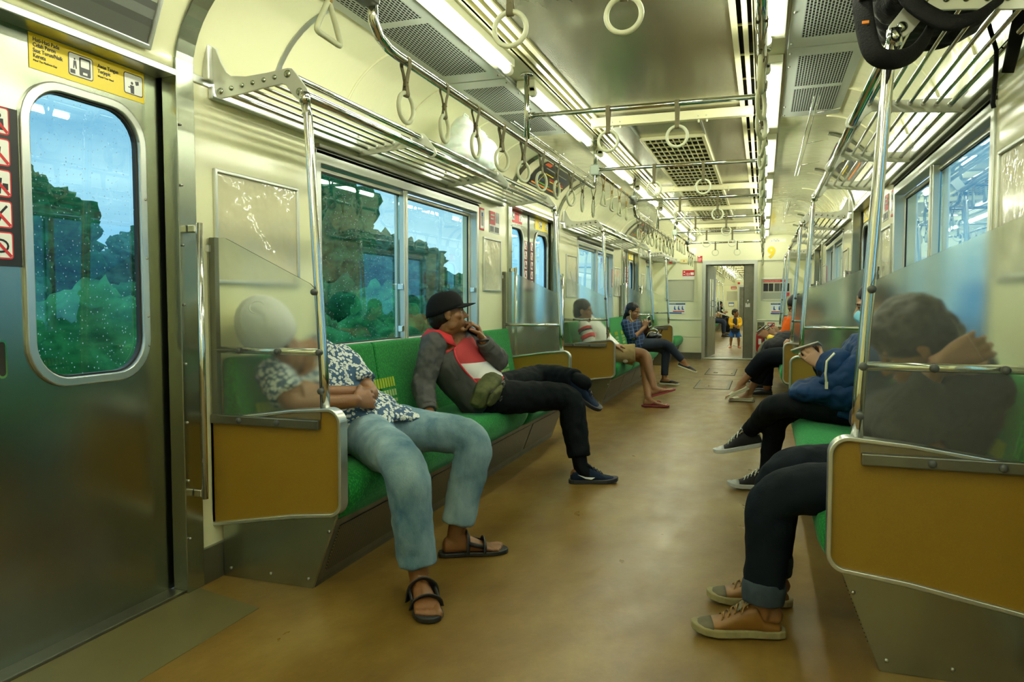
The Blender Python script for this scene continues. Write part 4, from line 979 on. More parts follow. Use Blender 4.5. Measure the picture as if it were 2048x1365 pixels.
for s in (-1, 1):
    t = MB().tube([(X(s, RW), Y2 + .1, RZ), (X(s, RW), Y3 - .1, RZ)], .0165, 10).build('overhead_handrail', chrome); tag(t, 'long overhead handrail on the %s of the next car' % where[s], 'handrail')
for i in range(12):
    place('ring', (X(-1, RW), 16.5 + i * .75, RZ), rnd.uniform(-.3, .3), 'round strap on the left handrail of the next car, %s from its near end' % ORD[i], 'side straps of the next car')
endsign('wall_poster', -1.52, -1.10, 1.12, 1.52, pf, 'grey poster board on the end wall of the next car', 'poster frame', Y=Y3, off=.024, frame_m=alu)
endsign('red_sign', -1.36, -1.12, 1.62, 1.73, red_m, 'small red sign on the end wall of the next car', 'sign', ((.1, .3, .9, .6, white_m, 'line'),), Y=Y3, off=.024)
endsign('red_sign', -1.08, -.98, 1.83, 1.92, red_m, 'red sticker over the door of the next car end wall', 'sign', Y=Y3, off=.024)
endsign('blue_sticker', -1.45, -1.22, .86, 1.03, blue_s, 'blue and white sticker on the end wall of the next car', 'notice', ((.05, .1, .95, .7, white_m, 'paper'),), Y=Y3, off=.024)

# ------------------------------------------------------------------ outside: ground, bushes and trees
gm = pbr('grass', (.03, .13, .05), .9, noise=.6, nscale=1.5)
m = MB().box((-80, -30, -1.62), (60, 90, -1.52)); t = m.build('grass_ground', gm); tag(t, 'green grass beside the railway outside the left windows', 'grass', kind='stuff')
def leaf_mat(n, a, b):
    return pbr(n, a, .9, col2=b, nscale=4.5, stretch=(1, .4, 1.4), bump=1.0, bscale=12, spec=.1)
leafs = [leaf_mat('leaves_bright', (.09, .42, .13), (.012, .10, .04)), leaf_mat('leaves_dark', (.04, .25, .09), (.006, .06, .03)), leaf_mat('leaves_grey', (.09, .28, .17), (.02, .10, .07))]
from mathutils import noise as mn
def bush(name, c, r, mat, lab, cat, grp, seed, trunk=False):
    t = empty(name, (c[0], c[1], -1.5)); bm = bmesh.new(); bmesh.ops.create_icosphere(bm, subdivisions=6 if trunk else 5, radius=1)
    for v in bm.verts:
        d = v.co.normalized(); p = d * 1.7 + Vector((seed * 3.1, seed, 0))
        k = 1 + .34 * mn.noise(p) + .22 * mn.noise(p * 2.7) + .13 * mn.noise(p * 6) + .07 * mn.noise(p * 13)
        v.co = Vector((d.x * r[0] * k, d.y * r[1] * k, d.z * r[2] * k + c[2] + 1.5))
    me = bpy.data.meshes.new('foliage'); bm.to_mesh(me); bm.free(); me.polygons.foreach_set('use_smooth', [True] * len(me.polygons)); me.materials.append(mat)
    o = bpy.data.objects.new('foliage', me); COL.objects.link(o); o.parent = t
    if trunk: MB().tube([(0, 0, 0), (.1, .05, (c[2] + 1.5) * .5), (0, 0, c[2] + 1.5)], [.16, .12, .08], 8).build('trunk', pbr('bark', (.06, .045, .03), .9), t)
    tag(t, lab, cat, grp); return t
rb = random.Random(3)
BU = [(-5.6, 2.4, -.35, 0), (-5.9, 5.3, -.2, 0), (-6.0, 8.2, -.45, 0), (-6.2, 11.2, -.3, 0), (-9.2, 6.2, .1, 1), (-9.4, 10.1, -.15, 1), (-9.6, 14.2, .1, 1), (-9.8, 18.4, -.2, 1)]
BU_L = [['bright green bush nearest the track, %s counted from the near door', 'round bushes next to the track'], ['dark green shrub in the second row beyond the track, %s counted from the near door', 'dark shrubs beyond the track']]
cnt = [0, 0]
for (x, y, z, k) in BU:
    bush('bush', (x, y, z), (1.0 + .3 * k, 1.15 + .35 * k, 1.3 + .25 * k), leafs[k], BU_L[k][0] % ORD[cnt[k]], 'bush', BU_L[k][1], rb.random() * 50); cnt[k] += 1
m = MB(); NY, NZ = 150, 26; vs = []
for i in range(NY + 1):
    y = -4 + 44 * i / NY; top = .9 + .9 * mn.noise(Vector((y * .28, 3, 0))) + .3 * mn.noise(Vector((y * 1.1, 0, 5)))
    for k in range(NZ + 1):
        u = k / NZ; a = u * PI * .62; z = -1.5 + (top + 1.5) * math.sin(a); x = -12.6 - 1.6 * (1 - math.cos(a))
        q_ = mn.noise(Vector((x, y * .8, z))) * .5 + mn.noise(Vector((x * 3, y * 2.2, z * 3))) * .22; vs.append((x + q_, y, z + q_ * .3 * (k > 0)))
m.add(vs, [(i * (NZ + 1) + k, (i + 1) * (NZ + 1) + k, (i + 1) * (NZ + 1) + k + 1, i * (NZ + 1) + k + 1) for i in range(NY) for k in range(NZ)], True)
tag(m.build('hedge', leafs[0]), 'long green hedge running beside the track behind the bushes', 'hedge')
for i, (x, y, z, r) in enumerate(((-18.5, 13.5, 2.3, (2.2, 2.0, 2.3)), (-18.5, 19.0, 1.5, (2.0, 1.9, 1.8)), (-19.5, 28.5, 4.4, (2.8, 2.4, 4.0)), (-20, 37, 2.4, (3.0, 3.0, 2.4)), (-22, 52, 1.2, (4, 5, 2.0)))):
    bush('tree', (x, y, z), r, leafs[2] if i % 2 else leafs[1], ['grey green tree seen through the near door window at the left', 'tree seen through the right part of the near door window', 'tall dark tree behind the left pane of the near window', 'broad tree right of the tall one behind the near window', 'distant tree low on the horizon behind the capped person'][i], 'tree', None, 11.3 * i + 2, trunk=True)
for i in range(5):
    bush('bush', (7 + rb.uniform(0, 2), 3 + i * 5.5, -.6), (1.4, 1.9, 1.3), leafs[1], 'low dark bush outside the right windows, %s from the camera' % ORD[i], 'bush', 'bushes beyond the right windows', 77 + i * 3.3)

# ------------------------------------------------------------------ luggage on the racks
bag_m = pbr('white_plastic_film', (.80, .88, .82), .3, bump=1.0, bscale=16); bag_m.node_tree.nodes['Principled BSDF'].inputs['Subsurface Weight'].default_value = .2
def blob(name, lumps, mat, parent, voxel=.008, smooth=8, disp=0, dscale=.1):
    m = MB()
    for (c, r) in lumps: m.sphere(c, r, 20, 14)
    o = m.build(name, mat, parent, smooth_all=True)
    r = o.modifiers.new('remesh', 'REMESH'); r.mode = 'VOXEL'; r.voxel_size = voxel; r.use_smooth_shade = True
    s = o.modifiers.new('smooth', 'SMOOTH'); s.factor = .6; s.iterations = smooth
    if disp:
        tx = bpy.data.textures.get('folds') or bpy.data.textures.new('folds', 'CLOUDS'); tx.noise_scale = dscale; tx.noise_depth = 2
        d = o.modifiers.new('folds', 'DISPLACE'); d.texture = tx; d.strength = disp; d.mid_level = .5; d.texture_coords = 'LOCAL'
    return o
t = empty('plastic_bag', (-1.69, 4.02, 1.85)); t.scale = (.85, 1, .85)
blob('bag_body', [((0, 0, .10), (.13, .16, .10)), ((.01, .02, .17), (.12, .14, .10)), ((0, .04, .24), (.08, .09, .10)), ((0, .08, .30), (.03, .05, .06)), ((0, -.05, .05), (.13, .12, .06))], bag_m, t, .008, 5, .03, .06)
MB().tube([(0, .04, .32), (0, .06, .37), (.01, .10, .36), (0, .12, .31)], .008, 8, flat=(1, .4)).build('handle', bag_m, t)
tag(t, 'left of the two bulging white plastic bags on the near left rack', 'plastic bag', None)
t = empty('plastic_bag', (-1.69, 4.36, 1.85)); t.scale = (.85, 1, .9)
blob('bag_body', [((0, 0, .09), (.13, .13, .09)), ((.01, 0, .15), (.12, .12, .10)), ((0, -.03, .22), (.05, .04, .08)), ((0, .09, .20), (.04, .03, .08))], bag_m, t, .008, 5, .03, .05)
MB().tube([(0, -.05, .26), (0, -.04, .31), (.01, .0, .27), (0, .05, .26), (0, .09, .29), (0, .12, .24)], .009, 8, flat=(1, .4)).build('handle', bag_m, t)
tag(t, 'right of the two white plastic bags on the near left rack, its handles sticking up', 'plastic bag', None)
blk = pbr('black_nylon', (.005, .005, .006), .6, spec=.2, bump=.5, bscale=200)
t = empty('backpack', (.47, 2.50, 1.85))
blob('pack_body', [((0, 0, .16), (.17, .30, .16)), ((.0, -.12, .10), (.19, .22, .10)), ((0, .12, .12), (.18, .22, .12)), ((-.12, -.15, .06), (.07, .12, .07)), ((-.15, -.25, .10), (.05, .06, .08))], blk, t, .01, 5, .04, .1)
def smooth_path(pts, rs, n=5):
    P = [Vector(p) for p in pts]; o_, r_ = [], []
    for i in range(len(P) - 1):
        a = P[i - 1] if i else P[i] * 2 - P[i + 1]; b, c = P[i], P[i + 1]; d = P[i + 2] if i + 2 < len(P) else c * 2 - b
        for k in range(n): t_ = k / n; o_.append(.5 * (2 * b + (c - a) * t_ + (2 * a - 5 * b + 4 * c - d) * t_ ** 2 + (3 * b - a - 3 * c + d) * t_ ** 3)); r_.append(rs[i] + (rs[i + 1] - rs[i]) * t_)
    return o_ + [P[-1]], r_ + [rs[-1]]
def strap(pts, w=.022, th=.008, nm='strap', mt=blk): return MB().tube(pts, 1, 8, flat=(th, w)) .build(nm, mt, t)
MB().tube(*smooth_path([(-.17, -.18, .16), (-.22, -.26, .12), (-.235, -.30, .02), (-.225, -.33, -.09), (-.205, -.345, -.155), (-.16, -.335, -.17), (-.11, -.31, -.15), (-.07, -.28, -.09), (-.04, -.20, .0), (-.0, -.1, .03)], [.03, .03, .026, .026, .026, .026, .022, .018, .012, .012]), 10, flat=(.35, 1)).build('shoulder_strap', blk, t)
MB().box((-.245, -.335, -.005), (-.20, -.30, .025)).build('buckle', black, t, bevel=.004)
MB().box((-.238, -.352, -.075), (-.222, -.345, -.068)).build('orange_tab', orange_s, t)
MB().tube(*smooth_path([(-.15, -.26, .10), (-.12, -.29, -.005), (-.04, -.30, -.075), (.02, -.30, -.075), (.06, -.28, -.05), (.14, -.22, .02)], [.02, .024, .026, .018, .012, .01]), 10, flat=(1, .5)).build('hip_belt', blk, t)
MB().tube([(.17, .15, .05), (.185, .12, -.04), (.18, .10, -.12), (.175, .10, -.20), (.178, .10, -.215)], .007, 6).build('loose_strap', blk, t)
MB().tube([(.20, -.05, .10), (.205, -.02, .0), (.20, .02, -.08), (.195, .04, -.13)], [.02, .02, .018, .016], 8, flat=(1, .4)).build('loose_strap', blk, t)
tag(t, 'black backpack with dangling straps lying on the near right rack', 'backpack')
# ================================================================== people
def vv(p): return Vector(p)
def catmull(pts, rad, n=5):
    P = [vv(p) for p in pts]; out = []; ro = []
    for i in range(len(P) - 1):
        p0 = P[i - 1] if i > 0 else P[i] * 2 - P[i + 1]; p1, p2 = P[i], P[i + 1]; p3 = P[i + 2] if i + 2 < len(P) else P[i + 1] * 2 - P[i]
        for k in range(n):
            t = k / n
            out.append(.5 * ((2 * p1) + (-p0 + p2) * t + (2 * p0 - 5 * p1 + 4 * p2 - p3) * t * t + (-p0 + 3 * p1 - 3 * p2 + p3) * t ** 3)); ro.append(rad[i] + (rad[i + 1] - rad[i]) * t)
    out.append(P[-1]); ro.append(rad[-1]); return out, ro
def limb(m, pts, rad, n=5, ends=True, seg=16):
    P, R = catmull(pts, rad, n); m.tube(P, R, seg)
    if ends: m.sphere(P[0], R[0] * .98, 16, 10); m.sphere(P[-1], R[-1] * .98, 16, 10)
def bend(a, b, c, ra, rb, rc, soft=.10):       # three joint limb with a rounded bend and fleshy radii
    a, b, c = vv(a), vv(b), vv(c); l1 = (b - a).length; l2 = (c - b).length
    return [a, a + (b - a) * .45, b + (a - b).normalized() * min(soft * .6, l1 * .3), b + (c - b).normalized() * min(soft * .5, l2 * .3), b + (c - b) * .42, c], [ra, (ra * .55 + rb * .45) * 1.02, rb * 1.02, rb, (rb * .55 + rc * .45) * 1.05, rc]
def loft_open(m, secs, A0, A1, seg=26, p=2.4):
    rows = []; n = len(secs)
    for i, (c, ux, uy) in enumerate(secs):
        t = i / (n - 1); a0 = A0[0] + (A0[1] - A0[0]) * t; a1 = A1[0] + (A1[1] - A1[0]) * t; g = []
        for k in range(seg + 1):
            a = a0 + (a1 - a0) * k / seg; ca, sa = math.cos(a), math.sin(a)
            g.append(c + ux * (abs(ca) ** (2 / p) * (1 if ca >= 0 else -1)) + uy * (abs(sa) ** (2 / p) * (1 if sa >= 0 else -1)))
        rows.append(g)
    N = seg + 1; m.add([v for g in rows for v in g], [(i * N + k, i * N + k + 1, (i + 1) * N + k + 1, (i + 1) * N + k) for i in range(n - 1) for k in range(seg)], True)
    return [g[0] for g in rows], [g[-1] for g in rows]
def loft(m, secs, seg=24, p=2.3, a0=0, a1=2 * PI, caps=True):
    full = abs(a1 - a0 - 2 * PI) < 1e-6; N = seg if full else seg + 1; rings = []
    for (c, ux, uy) in secs:
        c, ux, uy = vv(c), vv(ux), vv(uy); g = []
        for k in range(N):
            a = a0 + (a1 - a0) * k / seg; ca, sa = math.cos(a), math.sin(a)
            g.append(c + ux * (abs(ca) ** (2 / p) * (1 if ca >= 0 else -1)) + uy * (abs(sa) ** (2 / p) * (1 if sa >= 0 else -1)))
        rings.append(g)
    vs = [v for g in rings for v in g]; fs = []
    for i in range(len(rings) - 1):
        for k in range(N if full else N - 1):
            l = (k + 1) % N; fs.append((i * N + k, i * N + l, (i + 1) * N + l, (i + 1) * N + k))
    m.add(vs, fs, True)
    if full and caps: m.add(rings[0], [tuple(range(N))[::-1]]); m.add(rings[-1], [tuple(range(N))])
TEX = {}
def soft(o, voxel, smooth, disp=0, dscale=.08, sf=.5):
    r = o.modifiers.new('remesh', 'REMESH'); r.mode = 'VOXEL'; r.voxel_size = voxel; r.use_smooth_shade = True
    if smooth: s = o.modifiers.new('smooth', 'SMOOTH'); s.factor = sf; s.iterations = smooth
    if disp:
        k = 'cloth_%g' % dscale
        if k not in TEX:
            tx = bpy.data.textures.new(k, 'MUSGRAVE' if 0 else 'CLOUDS'); tx.noise_scale = dscale; tx.noise_depth = 1; TEX[k] = tx
        d = o.modifiers.new('folds', 'DISPLACE'); d.texture = TEX[k]; d.strength = disp; d.mid_level = .5; d.texture_coords = 'LOCAL'
def part(m, name, mat, root, voxel=0, smooth=4, disp=0, dscale=.08, lab=None, solid=0, bevel=0, sub=0, parent=None):
    o = m.build(name, mat, root, smooth_all=bool(voxel), solid=solid, bevel=bevel, sub=sub)
    o.location = -root.location
    if parent is not None: o.parent = parent; o.location = (0, 0, 0)
    if voxel: soft(o, voxel, smooth, disp, dscale)
    if lab: o['label'] = lab
    return o
def hand(m, wr, d, n, ts, S=1.0, curl=(.5, .5, .55, .6), spread=.05, thumb=(.6, .5), fist=None):
    """wr wrist, d towards the fingers, n where the palm looks, ts +1/-1: which side of the palm has the thumb (along d x n)"""
    wr, d, n = vv(wr), vv(d).normalized(), vv(n); n = (n - d * n.dot(d)).normalized(); t = d.cross(n) * ts      # t: thumb side
    L = .088 * S
    loft(m, [(wr - d * .02 * S, t * .026 * S, n * .019 * S), (wr + d * .012 * S, t * .027 * S, n * .018 * S), (wr + d * .045 * S, t * .038 * S, n * .016 * S), (wr + d * .075 * S, t * .042 * S, n * .0145 * S), (wr + d * L, t * .040 * S, n * .012 * S)], 16, 2.5)
    m.sphere(wr + d * .03 * S + t * .018 * S + n * .008 * S, .018 * S, 12, 8)
    for i in range(4):
        off = (.031 - .0207 * i) * S; ln = (.92, 1.0, .95, .76)[i] * S; r = (.0092, .0095, .0090, .0080)[i] * S
        dd = (d + t * spread * (1.5 - i)).normalized(); p = wr + d * (L - .012 * S - (.004 * S if i == 3 else 0)) + t * off; P = [p]; c = curl[i]; ang = 0
        for q, (l, f) in enumerate(((.046, .9), (.029, 1.25), (.023, .8))):
            ang += c * f; P.append(P[-1] + (dd * math.cos(ang) + n * math.sin(ang)) * l * ln)
        m.tube(P, [r * 1.06, r * 1.03, r * .95, r * .80], 10)
        for q, x in enumerate(P): m.sphere(x, r * (1.08, 1.08, .98, .82)[q], 10, 8)
    p = wr + d * .022 * S + t * .028 * S; a, b = thumb
    d1 = (d * math.cos(a) + t * math.sin(a) + n * .30).normalized(); d2 = (d1 + n * b - t * b * .4).normalized()
    P = [p, p + d1 * .040 * S, p + d1 * .040 * S + d2 * .033 * S, p + d1 * .040 * S + d2 * .057 * S]
    m.tube(P, [.0135 * S, .0115 * S, .0105 * S, .0085 * S], 10)
    for q, x in enumerate(P): m.sphere(x, (.0135, .0115, .0105, .0087)[q] * S, 10, 8)
def head(m, c, fwd, up, S=1.0, jaw=1.0, nose=1.0):
    c, f = vv(c), vv(fwd).normalized(); u = vv(up); u = (u - f * u.dot(f)).normalized(); l = u.cross(f)      # l: the person's left
    def T(x, y, z): return c + (f * x + l * y + u * z) * S
    def E(x, y, z, rx, ry, rz, k=14):
        mm = MB(); mm.sphere((0, 0, 0), 1, k + 4, k)
        m.add([T(x + v[0] * rx, y + v[1] * ry, z + v[2] * rz) for v in mm.v], mm.f, True)
    E(-.012, 0, .032, .096, .077, .088, 20); E(-.03, 0, .01, .075, .070, .07)
    E(.018, 0, -.03, .070, .062, .085, 18); E(.030, 0, -.064, .050, .048 * jaw, .046); E(.066, 0, -.097, .020, .024, .017)
    for s in (-1, 1):
        E(.052, s * .042, -.020, .026, .020, .022); E(.015, s * .052 * jaw, -.062, .032, .012, .028)
        E(.068, s * .030, .026, .018, .024, .010)
        E(-.002, s * .077, -.008, .018, .007, .031); E(.002, s * .082, .004, .014, .006, .018); E(.006, s * .078, -.026, .010, .007, .012)
        E(.092, s * .0115, -.030, .011, .0085, .008)
        E(.066, s * .030, -.001, .016, .016, .009)
    E(.079, 0, .022, .012, .022, .012)
    P = [T(.080, 0, .016), T(.090, 0, .000), T(.101 * 1, 0, -.018), T(.107, 0, -.027)]
    m.tube(P, [.008 * S, .008 * S, .0095 * S, .011 * S], 12); m.sphere(P[-1], .0108 * S * nose, 12, 8)
    E(.072, 0, -.058, .020, .030, .024); E(.089, 0, -.053, .010, .022, .0062); E(.087, 0, -.0655, .010, .019, .0072)
    return T, (f, l, u)
def face_parts(T, ax, root, S=1.0, brow=None, lipc=None, eyes_open=True, body=None, sides=(-1, 1)):
    f, l, u = ax; b = brow or pbr('dark_brow', (.012, .008, .006), .8)
    def E(m, x, y, z, rx, ry, rz):
        q = MB(); q.sphere((0, 0, 0), 1, 14, 10); m.add([T(x + v[0] * rx, y + v[1] * ry, z + v[2] * rz) for v in q.v], q.f, True)
    for s in sides:
        m = MB(); E(m, .0725, s * .031, -.0005, .0115, .0125, .0062 if eyes_open else .003); e = part(m, 'eye', pbr('eye_white', (.55, .50, .40), .15), root)
        m = MB(); E(m, .0815, s * .031, -.001, .003, .0052, .0052 if eyes_open else .002); part(m, 'iris', pbr('iris_dark', (.01, .007, .005), .1), root, parent=e)
        m = MB(); P = [T(.083, s * .014, .020), T(.0865, s * .028, .0265), T(.078, s * .046, .0215)]; P, R = catmull(P, [.0022 * S, .0036 * S, .0016 * S], 4); m.tube(P, R, 8); part(m, 'eyebrow', b, root)
        m = MB(); P = [T(.083, s * .019, .0035), T(.0865, s * .031, .0078), T(.078, s * .044, .0035)]; P, R = catmull(P, [.0018 * S, .0026 * S, .0016 * S], 4); m.tube(P, R, 8); part(m, 'eyelid', body or b, root)
    m = MB(); E(m, .0915, 0, -.0538, .0088, .0195, .0048); E(m, .0890, 0, -.0650, .0090, .0175, .0056); part(m, 'lips', lipc or pbr('lips', (.30, .09, .055), .45), root)
SPINE = [(-.10, .155, .115), (.0, .172, .125), (.16, .160, .112), (.38, .150, .105), (.62, .168, .115), (.82, .178, .108), (.94, .150, .090), (1.02, .095, .070), (1.08, .058, .055)]
def torso(m, D, inf=0., t0=-.1, t1=1.1, belly=0., a0=0, a1=2 * PI, wide=1.0, secs_only=False, seg=28):
    hr, hl, sr, sl = (vv(D[k]) for k in ('hipR', 'hipL', 'shR', 'shL')); a, b = (hr + hl) / 2, (sr + sl) / 2 + vv(D.get('shup', (0, 0, .03)))
    r0, r1 = (hr - hl).normalized(), (sr - sl).normalized(); mid = (a + b) / 2 + vv(D.get('slouch', (0, 0, 0))); nk = vv(D['neck'])
    S = D.get('S', 1.0); secs = []
    for (t, hw, hd) in SPINE:
        if t < t0 or t > t1: continue
        c = a * (1 - t) ** 2 + mid * 2 * t * (1 - t) + b * t * t if 0 <= t <= 1 else (a + (mid - a).normalized() * t * .5 if t < 0 else b.lerp(nk, min(1, (t - 1) * 9)))
        d = ((mid - a) * (1 - t) + (b - mid) * t).normalized() if t <= 1 else (nk - b).normalized()
        r = r0.lerp(r1, max(0, min(1, t))); r = (r - d * r.dot(d)).normalized(); f = d.cross(r) * -1
        if f.dot(vv(D['fwd'])) < 0: f = -f
        k = 1 + belly * max(0, 1 - abs(t - .25) / .35)
        secs.append((c + f * (belly * .02 * max(0, 1 - abs(t - .25) / .35)), r * (hw * S * wide + inf), f * (hd * S * k + inf)))
    if secs_only: return secs
    loft(m, secs, seg, 2.4, a0, a1)
def body(D, root, mat, voxel=.005, feet=True, arms=True, smooth=5, shod=False):
    S = D.get('S', 1.0); m = MB(); torso(m, D, -.008)
    T, ax = head(m, D['head'], D['hfwd'], D['hup'], D.get('HS', S), D.get('jaw', 1))
    hc = vv(D['head']); f, l, u = ax; HS = D.get('HS', S)
    limb(m, [vv(D['neck']) - vv((0, 0, .03)), vv(D['neck']), hc - u * .075 * HS - f * .012 * HS, hc - u * .02 * HS - f * .01], [.062 * S, .056 * S, .054 * S, .05 * S], 4)
    for s in 'RL':
        if 'el' + s in D:
            a, b, c = D['sh' + s], D['el' + s], D['wr' + s]
            limb(m, *bend(a, b, c, .047 * S, .038 * S, .027 * S, .05), n=4)
            h = D.get('hand' + s)
            if h: hand(m, D['wr' + s], S=D.get('handS', S), **h)
        if 'knee' + s in D:
            limb(m, *bend(D['hip' + s], D['knee' + s], D['ank' + s], .082 * S, .055 * S, .036 * S, .09), n=4)
            an, toe = vv(D['ank' + s]), vv(D['toe' + s]); d = (toe - an); flat = vv(D.get('fd' + s, (d.x, d.y, 0))).normalized()
            if feet: foot(m, an, toe, S, D.get('footn' + s), toes=not shod, k=.8 if shod else 1)
    o = part(m, 'body', mat, root, voxel, smooth)
    return T, ax
def foot_frame(an, toe, n=None):
    an, toe = vv(an), vv(toe); up = vv(n) if n else Vector((0, 0, 1)); x = toe - an; x = (x - up * x.dot(up)).normalized(); up.normalize(); y = up.cross(x); return x, y, up
def foot(m, an, toe, S=1.0, n=None, toes=True, k=1.0):
    """bare foot: ankle joint .08 above the sole"""
    x, y, u = foot_frame(an, toe, n); o = vv(an) - u * .075 * S
    T = lambda a, b, c: o + (x * a + y * b + u * c) * S
    if k < 1:
        limb(m, [vv(an), T(-.004, 0, .055), T(.0, 0, .035)], [.034 * S, .032 * S, .028 * S], 3); m.sphere(T(-.032, 0, .036), .030 * S, 12, 8); m.sphere(T(.03, 0, .045), .028 * S, 12, 8); return
    loft(m, [(T(-.055, 0, .030), y * .012 * S, u * .015 * S), (T(-.045, 0, .034), y * .028 * S, u * .032 * S), (T(-.01, 0, .040), y * .032 * S, u * .040 * S), (T(.04, 0, .036), y * .034 * S, u * .034 * S), (T(.09, 0, .026), y * .040 * S, u * .024 * S), (T(.135, 0, .018), y * .046 * S, u * .015 * S), (T(.155, 0, .013), y * .044 * S, u * .011 * S)], 18, 2.2)
    limb(m, [T(0, 0, .08), T(.02, 0, .055), T(.09, 0, .030)], [.036 * S, .034 * S, .022 * S], 3)
    if toes:
        side = 1
        for i, (yy, ln, r) in enumerate(((.030, .045, .0130), (.008, .042, .0098), (-.010, .036, .0092), (-.026, .029, .0086), (-.040, .020, .0082))):
            m.tube([T(.145, yy, .014), T(.155 + ln * .6, yy, .015), T(.150 + ln, yy, .011)], [r * S, r * S, r * .9 * S], 10); m.sphere(T(.150 + ln, yy, .011), r * S, 10, 8)
def pants(D, root, mat, r=(.098, .072, .056), inf=.012, hem=None, voxel=.007, disp=.012, dscale=.07, name='trousers', lens=(1., 1.), belly=0., smooth=5, crotch=True, lab=None):
    S = D.get('S', 1.0); m = MB(); torso(m, D, inf, -.1, .20 if crotch else .17, belly)
    for s, cut in zip('RL', lens):
        h, k, a = vv(D['hip' + s]), vv(D['knee' + s]), vv(D['ank' + s])
        if cut > .5:
            a = k.lerp(a, cut if cut <= 1 else 1) if cut <= 1 else k.lerp(a, cut); P, R = bend(h, k, a, r[0] * S, r[1] * S, r[2] * S, .10); P2, R2 = catmull(P, R, 5); m.tube(P2, R2, 20); m.sphere(P2[0], R2[0], 16, 12)
            P3 = P2[-1]
        else:
            a = h.lerp(k, cut * 2); P2, R2 = catmull([h, h.lerp(a, .5), a], [r[0] * S, r[0] * .98 * S, r[1] * 1.15 * S], 4); m.tube(P2, R2, 20); m.sphere(h, r[0] * S, 16, 12)
    # seat of the trousers
    m.sphere((vv(D['hipR']) + vv(D['hipL'])) / 2 - vv((0, 0, .01)), vv((.115, .115, .10)) * S, 16, 12)
    return part(m, name, mat, root, voxel, smooth, disp, dscale, lab)
def sleeves(m, D, which, r, full, S=1.0):
    for s in which:
        a, b, c = vv(D['sh' + s]), vv(D['el' + s]), vv(D['wr' + s])
        if full[s] >= 1:
            P, R = bend(a, b, b.lerp(c, full[s] - 1), r[0] * S, r[1] * S, r[2] * S, .06)
            P, R = catmull(P, R, 4)
        else:
            e = a.lerp(b, full[s]); P, R = catmull([a, a.lerp(e, .5), e], [r[0] * S, r[0] * 1.0 * S, r[1] * S], 4)
        m.tube(P, R, 18); m.sphere(P[0], R[0], 16, 10)
def shirt(D, root, mat, inf=.012, sl=None, r=(.064, .056, .045), t0=-.1, voxel=.006, disp=.012, dscale=.06, name='shirt', belly=0, wide=1.0, t1=1.03, smooth=4):
    m = MB(); torso(m, D, inf, t0, t1, belly, wide=wide); sl = sl or {'R': .5, 'L': .5}; sleeves(m, D, [s for s in 'RL' if s in sl and 'el' + s in D], r, sl, D.get('S', 1.0))
    return part(m, name, mat, root, voxel, smooth, disp, dscale)
def hair(T, root, mat, lumps, name='hair', voxel=.006, smooth=3, disp=.006, dscale=.03):
    m = MB()
    for (x, y, z, rx, ry, rz) in lumps:
        q = MB(); q.sphere((0, 0, 0), 1, 20, 14); m.add([T(x + v[0] * rx, y + v[1] * ry, z + v[2] * rz) for v in q.v], q.f, True)
    return part(m, name, mat, root, voxel, smooth, disp, dscale)
def frame_pts(an, toe, n, S, h=.078):
    x, y, u = foot_frame(an, toe, n); o = vv(an) - u * h * S
    return lambda a, b, c: o + (x * a + y * b + u * c) * S, x, y, u
SOLE = [(-.065, 0), (-.060, .022), (-.040, .032), (.0, .034), (.05, .034), (.10, .042), (.14, .047), (.175, .043), (.20, .030), (.212, .010), (.212, -.010), (.20, -.030), (.175, -.043), (.14, -.047), (.10, -.042), (.05, -.034), (.0, -.034), (-.040, -.032), (-.060, -.022)]
def sole(F, m, z0, z1, g=0., x0=-1, rock=.0):
    n = len(SOLE); c = (.07, 0); vs = []
    for z in (z0, z1):
        for (a, b) in SOLE:
            k = 1 + g; up = rock * max(0, (a - .12) / .09) ** 2; vs.append(F(c[0] + (a - c[0]) * k, b * (1 + g * 1.6), z + up))
    m.add(vs, [tuple(range(n))[::-1], tuple(range(n, 2 * n))] + [(i, (i + 1) % n, n + (i + 1) % n, n + i) for i in range(n)])
